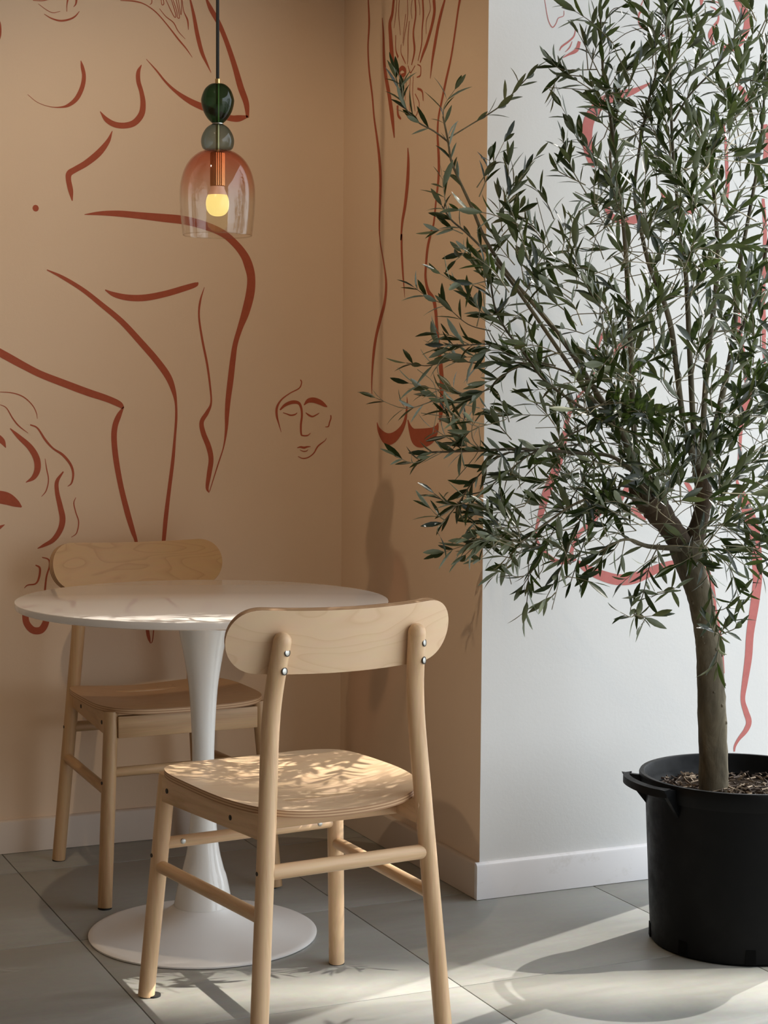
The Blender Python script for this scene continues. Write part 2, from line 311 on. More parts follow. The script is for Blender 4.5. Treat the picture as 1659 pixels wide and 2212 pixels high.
# mural: every brush stroke is a ribbon of paint on its wall
STROKES=[
("B",[[1.0592,2.1486,.0011],[1.0809,2.1352,.0016],[1.0968,2.1302,.0016],[1.1147,2.1357,.0011]]),
("B",[[1.0741,2.1249,.0012],[1.0927,2.1159,.0032],[1.1146,2.1121,.0044],[1.1366,2.1172,.0044],[1.1527,2.1265,.0036],[1.164,2.1404,.0012]]),
("B",[[1.1348,2.1694,.0048],[1.132,2.1536,.0024],[1.1315,2.1361,.0011]]),
("B",[[1.1569,2.1716,.0057],[1.1548,2.1578,.0036],[1.1488,2.1494,.0011]]),
("B",[[1.0455,2.1561,.0016],[1.0691,2.1572,.002],[1.089,2.163,.0016]]),
("B",[[.9599,2.1028,.0016],[.9629,2.0878,.0055],[.9628,2.0648,.0062],[.9603,2.0474,.0016]]),
("B",[[1.1671,2.0175,.0016],[1.1711,2.0014,.0089],[1.1751,1.9783,.0101],[1.1701,1.9505,.0114],[1.1559,1.922,.0113],[1.1357,1.9041,.0081],[1.1156,1.8972,.0036],[1.0876,1.8963,.0016],[1.0559,1.9048,.0012],[1.0311,1.9224,.0011]]),
("B",[[1.326,2.02,.0017],[1.3176,2.0015,.01],[1.3176,1.9777,.0117],[1.3258,1.9506,.0117],[1.3299,1.9231,.0142],[1.3257,1.895,.0159],[1.307,1.8718,.0158],[1.2822,1.8629,.0149],[1.2554,1.8635,.0148],[1.2329,1.8746,.0123],[1.2166,1.8939,.0016]]),
("B",[[1.2484,1.8468,.0016],[1.2368,1.8195,.0107],[1.2122,1.7883,.0164],[1.1795,1.7607,.0155],[1.1511,1.7433,.0146],[1.1361,1.7326,.0153],[1.134,1.7168,.0137],[1.1396,1.6896,.0129],[1.1435,1.6642,.0024]]),
("B",[[1.0417,1.6406,.0016],[1.0441,1.6407,.0119],[1.0497,1.641,.0167],[1.0552,1.6413,.0119],[1.0576,1.6414,.0016]]),
("B",[[1.175,1.6311,.0016],[1.2158,1.6362,.0102],[1.2651,1.6378,.0157],[1.3232,1.6354,.0176],[1.3862,1.6324,.0211],[1.437,1.6296,.0222],[1.4927,1.6192,.0215],[1.5446,1.6012,.0196],[1.5794,1.576,.0197],[1.6058,1.5463,.022],[1.6191,1.5179,.0247],[1.6266,1.4852,.023],[1.6236,1.4438,.0243],[1.6105,1.3938,.022],[1.5952,1.352,.0154],[1.5821,1.3104,.014],[1.5756,1.2689,.0158],[1.5691,1.215,.0167],[1.5626,1.1653,.0149],[1.5592,1.1238,.0123],[1.5571,1.0823,.0079],[1.5497,1.0366,.0035],[1.5344,.991,.0035],[1.5105,.9186,.0022]]),
("B",[[1.3385,2.0357,.0013],[1.3655,2.0094,.0042],[1.3907,1.9815,.0059],[1.4202,1.9578,.0093],[1.4583,1.9366,.0154],[1.5011,1.9216,.0181],[1.5398,1.9082,.0173],[1.5702,1.9014,.0157],[1.5919,1.9029,.0166],[1.6159,1.9095,.0053]]),
("B",[[1.5,2.2049,.0052],[1.5137,2.1782,.0129],[1.5352,2.144,.013],[1.5568,2.0976,.013],[1.5786,2.0388,.0148],[1.5961,1.9834,.0175],[1.6115,1.9439,.0158],[1.6155,1.9066,.0079]]),
("B",[[1.4562,2.2007,.0043],[1.4668,2.1578,.0085],[1.4762,2.1106,.0111],[1.4881,2.0675,.0103],[1.501,2.0405,.0064],[1.5139,2.0153,.0013]]),
("B",[[1.2706,2.1775,.0016],[1.3076,2.1791,.0033],[1.3366,2.1733,.0025],[1.3657,2.1562,.0029],[1.395,2.1272,.003],[1.4244,2.094,.0042],[1.4456,2.0719,.0034],[1.4626,2.0501,.0011]]),
("B",[[1.3741,2.1669,.0013],[1.3908,2.1487,.0021],[1.4118,2.1347,.0025],[1.4244,2.114,.0021],[1.4435,2.0957,.0011]]),
("B",[[1.435,2.1966,.0017],[1.4392,2.1672,.0021],[1.4498,2.1442,.0043],[1.4519,2.1204,.0017]]),
("B",[[1.3908,2.1923,.0017],[1.4034,2.1677,.0021],[1.4139,2.1496,.0021],[1.4181,2.152,.0021],[1.4139,2.1687,.0021],[1.4055,2.1938,.0017]]),
("B",[[1.4097,2.1942,.0017],[1.4202,2.1654,.0021],[1.4223,2.1496,.0021],[1.4278,2.1489,.0021],[1.4245,2.1697,.0021],[1.4181,2.195,.0017]]),
("B",[[1.4245,2.1956,.0017],[1.4287,2.1701,.0017],[1.432,2.1565,.0017],[1.4337,2.1746,.0017],[1.4329,2.1964,.0017]]),
("B",[[1.3783,2.1911,.0017],[1.3808,2.1775,.0021],[1.3858,2.18,.0021],[1.3846,2.1917,.0017]]),
("B",[[1.3541,2.1888,.0021],[1.3532,2.1788,.0021],[1.3482,2.1744,.0011]]),
("B",[[1.0775,1.4876,.0024],[1.1176,1.4701,.0089],[1.1701,1.4401,.0114],[1.2191,1.4037,.0132],[1.2727,1.3611,.015],[1.3226,1.3098,.0168],[1.3647,1.2639,.0178],[1.3964,1.2216,.0179],[1.4113,1.185,.0128],[1.4177,1.1523,.0068],[1.4185,1.1113,.0068],[1.4147,1.0621,.0068],[1.4091,1.0006,.0094],[1.3983,.9185,.0103],[1.3897,.8487,.012],[1.3833,.7829,.0103],[1.3682,.6513,.0085],[1.357,.5592,.0034],[1.3531,.5279,.0026],[1.3484,.5215,.0017]]),
("B",[[1.2283,1.4419,.0025],[1.2521,1.4307,.0124],[1.2894,1.4238,.0158],[1.3354,1.4251,.0168],[1.3902,1.4369,.0161],[1.4413,1.4527,.0154],[1.4713,1.463,.012],[1.479,1.469,.0026]]),
("B",[[1.4958,1.4572,.0013],[1.4842,1.4193,.0052],[1.4812,1.3783,.0052],[1.4907,1.3171,.006],[1.5037,1.2557,.0061],[1.5124,1.194,.0052],[1.5147,1.1528,.0052],[1.5038,1.128,.0104],[1.4887,1.1032,.0121],[1.493,1.0743,.0139],[1.5082,1.037,.0148],[1.5148,1.0039,.0139],[1.5096,.9666,.0131],[1.504,.9293,.0087],[1.5096,.9155,.0017]]),
("B",[[.9418,1.2849,.0196],[.9809,1.264,.0197],[1.0204,1.243,.0183],[1.0601,1.2237,.0176],[1.1164,1.2025,.0186],[1.1814,1.1791,.0188],[1.2307,1.1634,.0174],[1.2638,1.1495,.0158],[1.2755,1.1386,.0075]]),
("B",[[1.2771,1.1423,.0025],[1.2638,1.1192,.0133],[1.2533,1.0909,.015],[1.2511,1.0545,.015],[1.2572,.9978,.015],[1.2695,.9327,.0142],[1.2861,.8673,.0151],[1.3007,.8179,.0126],[1.3112,.7808,.0084],[1.3299,.6528,.0093],[1.3391,.5617,.0094],[1.3433,.5366,.0085],[1.3476,.5215,.0017]]),
("B",[[.9548,1.1782,.0016],[.9883,1.1757,.0024],[1.0159,1.166,.0028],[1.0377,1.1464,.0024],[1.0484,1.1266,.002],[1.0507,1.1108,.0011]]),
("B",[[.9545,1.1468,.0012],[.9722,1.1382,.0024],[.9878,1.1126,.0032],[1.0036,1.0929,.0032],[1.0273,1.0743,.0011]]),
("B",[[1.0326,1.0957,.0032],[1.0514,1.087,.004],[1.0713,1.0571,.0056],[1.0913,1.0351,.0048],[1.1155,1.019,.0065],[1.1357,.9948,.0065],[1.143,.9707,.0057],[1.1388,.9466,.0041],[1.1282,.9375,.0012]]),
("B",[[.9817,1.0862,.0024],[1.0034,1.0653,.0111],[1.0311,1.0394,.0152],[1.0478,1.0115,.0168],[1.0508,.9836,.016],[1.0407,.9619,.012],[1.0206,.9494,.0016]]),
("B",[[.9481,1.0654,.0173],[.9618,1.0536,.0142],[.9704,1.0377,.0016]]),
("B",[[1.0702,1.0094,.0012],[1.0741,.9834,.0028],[1.0788,.9554,.0028],[1.0726,.9275,.0028],[1.0605,.9126,.0011]]),
("B",[[1.1174,.9758,.0032],[1.101,.9511,.0097],[1.1009,.9231,.0113],[1.1088,.8869,.0138],[1.1148,.8547,.0155],[1.1085,.8267,.0146],[1.0902,.801,.0122],[1.0658,.7876,.0081],[1.0497,.7801,.002]]),
("B",[[.9392,.9157,.0315],[.9707,.9093,.0317],[.9944,.897,.0199],[1.0095,.8868,.0032]]),
("B",[[1.1497,.9091,.0012],[1.1443,.8943,.0029],[1.1495,.87,.0029],[1.1568,.8457,.0029],[1.1513,.8176,.0025],[1.137,.8066,.0011]]),
("B",[[.9465,.8326,.0118],[.9584,.839,.0063],[.9663,.8432,.0012]]),
("B",[[1.0612,.7573,.0022],[1.0778,.751,.0036],[1.0799,.7332,.004],[1.0722,.7067,.0045],[1.0675,.6669,.0054]]),
("B",[[1.0442,.7379,.0027],[1.0553,.7295,.0054],[1.0529,.7052,.0054],[1.0439,.69,.004],[1.0239,.6872,.0031],[1.015,.68,.0013]]),
("B",[[1.0192,.6332,.0133],[1.0173,.6111,.016],[1.0211,.5888,.0169],[1.0366,.5711,.0178],[1.0567,.5702,.0188],[1.0688,.5865,.0179],[1.0725,.6087,.0153]]),
("B",[[1.7686,1.2175,.0032],[1.7718,1.2093,.0032],[1.7646,1.1941,.0032],[1.7384,1.1808,.0028],[1.7143,1.1637,.004],[1.7012,1.143,.0064],[1.7004,1.1206,.0064],[1.7065,1.0981,.0036],[1.7134,1.0755,.0012]]),
("B",[[1.7096,1.1356,.004],[1.7244,1.1488,.008],[1.7446,1.1564,.0097],[1.7628,1.1546,.0081],[1.7709,1.1415,.0065],[1.7731,1.1207,.0057],[1.7703,1.0943,.0057],[1.7712,1.0716,.0049],[1.7753,1.0667,.0037],[1.7896,1.0667,.0033],[1.7989,1.0735,.0012]]),
("B",[[1.779,1.149,.0024],[1.7912,1.1604,.0114],[1.8075,1.1624,.0147],[1.8259,1.1568,.0139],[1.8403,1.1482,.0082],[1.8473,1.1444,.0016]]),
("B",[[1.7185,1.1281,.002],[1.7286,1.1251,.0028],[1.7407,1.1214,.004],[1.7528,1.1233,.0036],[1.7596,1.1282,.0016]]),
("B",[[1.784,1.1283,.002],[1.7934,1.1219,.0049],[1.8036,1.1181,.0041],[1.8138,1.1219,.0033],[1.824,1.1277,.0016]]),
("B",[[1.8577,1.122,.0033],[1.8581,1.1133,.0037],[1.8541,1.1019,.0037],[1.8509,1.0913,.0033],[1.8414,1.0897,.0016]]),
("B",[[1.7592,1.0332,.0012],[1.7694,1.0354,.0049],[1.7795,1.0338,.0061],[1.7897,1.036,.0041],[1.7991,1.0367,.0012]]),
("B",[[1.7674,1.0282,.0012],[1.7776,1.0236,.0024],[1.7857,1.0243,.0024],[1.7918,1.0281,.0012]]),
("B",[[1.7622,1.0101,.0016],[1.7756,1.0047,.0028],[1.7919,1.0072,.0029],[1.8082,1.0185,.0033],[1.8204,1.0374,.0041],[1.8408,1.0525,.0021],[1.8449,1.0601,.0011]]),
("S",[[4.313,2.2089,.007],[4.3059,2.1458,.0104],[4.3125,2.0866,.0081],[4.3039,2.0247,.0093],[4.2823,1.9549,.0092],[4.2701,1.8989,.0091],[4.2504,1.8421,.0113],[4.2346,1.789,.0146],[4.2262,1.7281,.0145],[4.2301,1.6533,.0112],[4.2315,1.6082,.009],[4.2277,1.5842,.006],[4.2227,1.565,.006],[4.1987,1.5096,.0069],[4.1861,1.4633,.0128],[4.1938,1.4181,.0148],[4.2195,1.3761,.0169],[4.2454,1.3336,.0151],[4.2615,1.2904,.0152],[4.2708,1.2413,.0102],[4.2736,1.2001,.0061],[4.271,1.1705,.0015]]),
("S",[[3.7779,2.1031,.0112],[3.7883,2.0767,.0085],[3.8026,2.0305,.0085],[3.8231,1.974,.0086],[3.8473,1.9285,.0106],[3.8685,1.8847,.0097],[3.8869,1.8456,.0088],[3.8912,1.8043,.0098],[3.8836,1.7475,.0127],[3.8839,1.7,.0117],[3.8957,1.6507,.0088],[3.9076,1.5955,.0088],[3.921,1.5754,.0106],[3.9409,1.539,.0124],[3.95,1.4938,.0116],[3.9512,1.4632,.0125],[3.9357,1.4318,.0133],[3.9059,1.41,.0158],[3.8938,1.3842,.0157],[3.8886,1.3587,.0148],[3.884,1.3333,.0148],[3.8714,1.2825,.0173],[3.8621,1.2495,.0207],[3.8554,1.2066,.0232],[3.8535,1.1688,.0215],[3.8596,1.1334,.0198],[3.865,1.1131,.0043]]),
("S",[[4.0606,1.7939,.0042],[4.0571,1.7593,.0136],[4.061,1.7076,.0178],[4.0739,1.6536,.0158],[4.0906,1.6112,.0127],[4.0968,1.5677,.0074],[4.094,1.5816,.0104],[4.0919,1.5369,.0114],[4.084,1.484,.0094],[4.0771,1.4521,.0056],[4.0722,1.4231,.0014]]),
("S",[[4.2382,1.1059,.003],[4.2244,1.0856,.017],[4.1909,1.0673,.0297],[4.1581,1.0641,.0303],[4.1195,1.073,.0269],[4.0817,1.0938,.0189],[4.0603,1.1206,.0131],[4.0528,1.1549,.0075],[4.0538,1.172,.0019]]),
("S",[[4.0477,1.1155,.0047],[4.0317,1.0921,.0204],[4.0068,1.0743,.0413],[3.9643,1.0714,.0473],[3.9109,1.0791,.0397],[3.882,1.095,.0218],[3.8736,1.1104,.0043]]),
("S",[[4.2223,2.1445,.0034],[4.2142,2.0991,.0101],[4.2095,2.039,.0145],[4.1977,1.9926,.0166],[4.175,1.9388,.0187],[4.156,1.883,.0196],[4.1421,1.8296,.0054]]),
("S",[[4.152,2.1771,.012],[4.1606,2.1422,.0143],[4.1746,2.1214,.0176],[4.1705,2.0912,.0198],[4.1641,2.0549,.0219],[4.1547,2.0122,.0196],[4.1474,2.0022,.0044]]),
("S",[[4.1327,2.1733,.0022],[4.1392,2.1381,.0033],[4.1492,2.105,.0016]]),
("S",[[4.1186,2.1705,.0027],[4.1214,2.1347,.0032],[4.1099,2.0803,.0021]]),
("S",[[4.0696,2.1608,.0026],[4.0688,2.1161,.0032],[4.0853,2.0759,.0027],[4.0918,2.0511,.0021]]),
("S",[[4.0793,2.1267,.0027],[4.0891,2.091,.0027],[4.0954,2.0575,.0021]]),
("S",[[4.025,2.1519,.0073],[4.0209,2.1127,.0073],[4.0337,2.0723,.0083],[4.026,2.0281,.0093],[4.0424,1.9951,.0042]]),
("S",[[3.9812,2.1433,.0082],[3.9771,2.1044,.0081],[3.9831,2.0717,.0061],[3.9858,2.0354,.0051],[4.0052,1.9989,.0031]]),
("S",[[3.9448,2.1361,.002],[3.9377,2.1109,.0025],[3.9602,2.0872,.0025],[3.9596,2.0561,.0015]]),
("S",[[3.9186,2.1309,.0139],[3.9148,2.1009,.0139],[3.9303,2.0676,.013],[3.9558,2.0329,.0121],[3.9753,2.0137,.0112],[3.9936,1.9927,.0041]]),
("S",[[4.0582,2.1055,.0032],[4.0644,2.0664,.0042],[4.0637,2.0318,.0042],[4.0666,2.0006,.0021]]),
("S",[[4.1382,2.0854,.0033],[4.1376,2.0503,.0043],[4.123,2.0274,.0075]]),
("S",[[4.0047,2.1479,.0021],[3.9976,2.1281,.0021],[3.9972,2.1082,.0015]]),
("S",[[4.0421,2.1553,.0021],[4.0484,2.1294,.0021],[4.0412,2.108,.0016]]),
("S",[[4.1059,2.0564,.0027],[4.1055,2.036,.0027],[4.0912,2.0191,.0043],[4.077,2.0037,.0021]]),
("S",[[3.8576,2.1188,.0078],[3.8761,2.0935,.0127],[3.8946,2.061,.0138],[3.913,2.017,.0138],[3.9253,1.9828,.0099],[3.9344,1.945,.002]]),
("S",[[4.1116,1.9818,.0096],[4.1153,1.9926,.0118],[4.0978,1.997,.0117],[4.0802,1.9883,.0116],[4.0835,1.9788,.0106],[4.1045,1.9792,.0086]]),
("S",[[4.0084,1.9909,.0021],[3.9894,1.9821,.0036],[3.991,1.9625,.0046],[4.0111,1.96,.0026]]),
("S",[[4.0072,1.9323,.0051],[3.9801,1.9211,.0061],[3.973,1.8973,.0035]]),
("S",[[4.1243,1.9079,.0097],[4.1203,1.8839,.0097],[4.1025,1.8712,.0048]]),
("S",[[4.0205,1.9215,.0031],[3.9964,1.895,.0031],[4.0061,1.8736,.0031],[4.0194,1.864,.0021]]),
("S",[[4.0869,1.975,.0032],[4.0968,1.9446,.0032],[4.1034,1.9194,.0021]]),
("S",[[4.0728,1.964,.0021],[4.0788,1.9129,.0021]]),
("S",[[4.0488,1.9718,.0026],[4.0515,1.9319,.0026],[4.0505,1.8828,.0021]]),
("S",[[4.0316,1.9661,.0026],[4.0342,1.9235,.0026],[4.0197,1.8784,.0021]]),
("S",[[4.0631,1.9971,.0026],[4.0489,1.9775,.0031],[4.0219,1.9903,.0026]]),
("F",[[2.0361,2.0889,.0014],[2.0459,2.0448,.0018],[2.0575,2.0271,.0023],[2.0675,2.037,.0018],[2.0732,2.0493,.0018],[2.0869,2.0557,.0014],[2.0881,2.0676,.0011]]),
("F",[[2.3041,2.1162,.0014],[2.295,2.094,.0034],[2.3046,2.0889,.0067],[2.2928,2.0818,.0048],[2.2908,2.0635,.0043],[2.2982,2.0501,.0048],[2.3248,2.0425,.0068],[2.349,2.0378,.0087],[2.3637,2.0338,.0019]]),
("F",[[2.1196,2.028,.0019],[2.1153,2.0118,.0032],[2.1016,1.9987,.0037],[2.0834,1.9853,.0037],[2.0776,1.9757,.0014]]),
("F",[[2.1303,2.0012,.0074],[2.1227,1.9808,.0093],[2.0998,1.9677,.0042],[2.0861,1.9599,.0014]]),
("F",[[2.1108,1.9995,.0014],[2.1041,1.9851,.0028],[2.0928,1.9735,.0011]]),
("F",[[2.3272,1.9215,.0039],[2.2891,1.9023,.0115],[2.2606,1.8921,.0181],[2.2181,1.8788,.0227],[2.1855,1.8584,.0264],[2.1625,1.8288,.0281],[2.1546,1.7963,.0281],[2.1567,1.7604,.0262],[2.1666,1.729,.0188],[2.1762,1.7156,.0094]]),
("F",[[2.467,2.1308,.0119],[2.4649,2.1122,.002]]),
("F",[[2.4844,2.1284,.002],[2.5143,2.1272,.0025],[2.522,2.1156,.002],[2.5288,2.1027,.0011]]),
("F",[[2.4921,2.1157,.002],[2.5097,2.1083,.004],[2.5162,2.0884,.005],[2.5032,2.0667,.011],[2.4936,2.0495,.013],[2.499,2.0335,.011],[2.5066,2.026,.004]]),
("F",[[2.5691,2.1428,.0243],[2.5848,2.1196,.0264],[2.6006,2.0962,.0224],[2.5963,2.0669,.0183],[2.5817,2.0408,.0183],[2.5518,2.0237,.0202],[2.5243,2.0185,.007]]),
("F",[[2.5358,1.8509,.004],[2.5449,1.7852,.0081],[2.5486,1.7356,.0101],[2.5519,1.7024,.0111],[2.5501,1.669,.0111],[2.5468,1.6397,.0071]]),
("F",[[2.6575,1.6663,.0083],[2.6643,1.6033,.0114],[2.6664,1.5188,.0114],[2.6636,1.4263,.0124],[2.6677,1.3669,.0125],[2.6693,1.3031,.0114],[2.673,1.2605,.0052]]),
("F",[[2.2083,1.6308,.0142],[2.2231,1.6032,.0162],[2.2614,1.5929,.0163],[2.2949,1.6006,.0193],[2.3066,1.6174,.0039]]),
("F",[[2.3614,1.6713,.0068],[2.3715,1.6514,.0068],[2.4064,1.6264,.0118],[2.4411,1.622,.0119],[2.4631,1.6375,.003]]),
("F",[[2.5741,1.9366,.0101],[2.5948,1.9175,.0143],[2.6162,1.8774,.0123]]),
("F",[[2.658,1.8469,.0155],[2.6643,1.8012,.0155],[2.6604,1.7548,.0124]]),
("F",[[2.2113,1.3315,.0095],[2.1951,1.3067,.0104],[2.1839,1.2698,.0057],[2.1822,1.229,.0038],[2.1708,1.2045,.0043],[2.1406,1.1757,.0066],[2.1133,1.1268,.0112],[2.1047,1.0781,.0159],[2.0936,1.0375,.0205],[2.078,.9929,.0233],[2.0577,.9485,.0223],[2.0445,.904,.0158],[2.0334,.8718,.0065],[2.0314,.8474,.0065],[2.0481,.8185,.0084],[2.0858,.7887,.0103],[2.1281,.7874,.0142]]),
("F",[[2.2764,1.3041,.0174],[2.2478,1.2934,.0144],[2.2385,1.2748,.0057],[2.2271,1.246,.0024]]),
("F",[[2.5872,1.3945,.0123],[2.5993,1.3187,.0144],[2.6166,1.2427,.0154],[2.6258,1.1832,.0186],[2.6137,1.149,.0155],[2.6049,1.0894,.0103],[2.6018,1.004,.0093],[2.5975,.9699,.0072],[2.6139,.9311,.0258],[2.6358,.8834,.0343],[2.6525,.84,.0334],[2.6598,.7966,.0303],[2.6635,.7532,.0293],[2.6644,.7185,.0272],[2.6636,.7099,.0272],[2.657,.6581,.0262],[2.6457,.5891,.023],[2.642,.5285,.022],[2.633,.4681,.0178],[2.6278,.4248,.0136],[2.6375,.3937,.0157],[2.6475,.3668,.0168],[2.6387,.3456,.0147],[2.6183,.3252,.0094],[2.6072,.3086,.0073],[2.605,.2943,.0042]]),
("F",[[2.2115,.913,.0192],[2.188,.8887,.0191],[2.1694,.8686,.0143],[2.146,.8486,.0104],[2.1278,.808,.0104],[2.1376,.7871,.0114]]),
("F",[[2.2972,.9738,.0195],[2.2734,.9492,.0145],[2.2594,.9246,.0097]]),
("F",[[2.2935,.9115,.0146],[2.3183,.8901,.0098],[2.3332,.8814,.0039]]),
("F",[[2.4452,.9718,.01],[2.4607,.9505,.012],[2.4638,.9251,.005]]),
("F",[[2.1471,.7847,.0095],[2.1711,.7674,.0191],[2.2144,.7494,.025],[2.258,.7383,.0262],[2.3017,.74,.0274],[2.3407,.7513,.0246],[2.3799,.7647,.0198],[2.4195,.7718,.017],[2.4496,.7687,.0101]]),
("F",[[2.5023,.7798,.0071],[2.5237,.7321,.0112],[2.5349,.6889,.0113],[2.5408,.6543,.0072],[2.5606,.576,.0041],[2.5702,.4934,.0026]]),
]
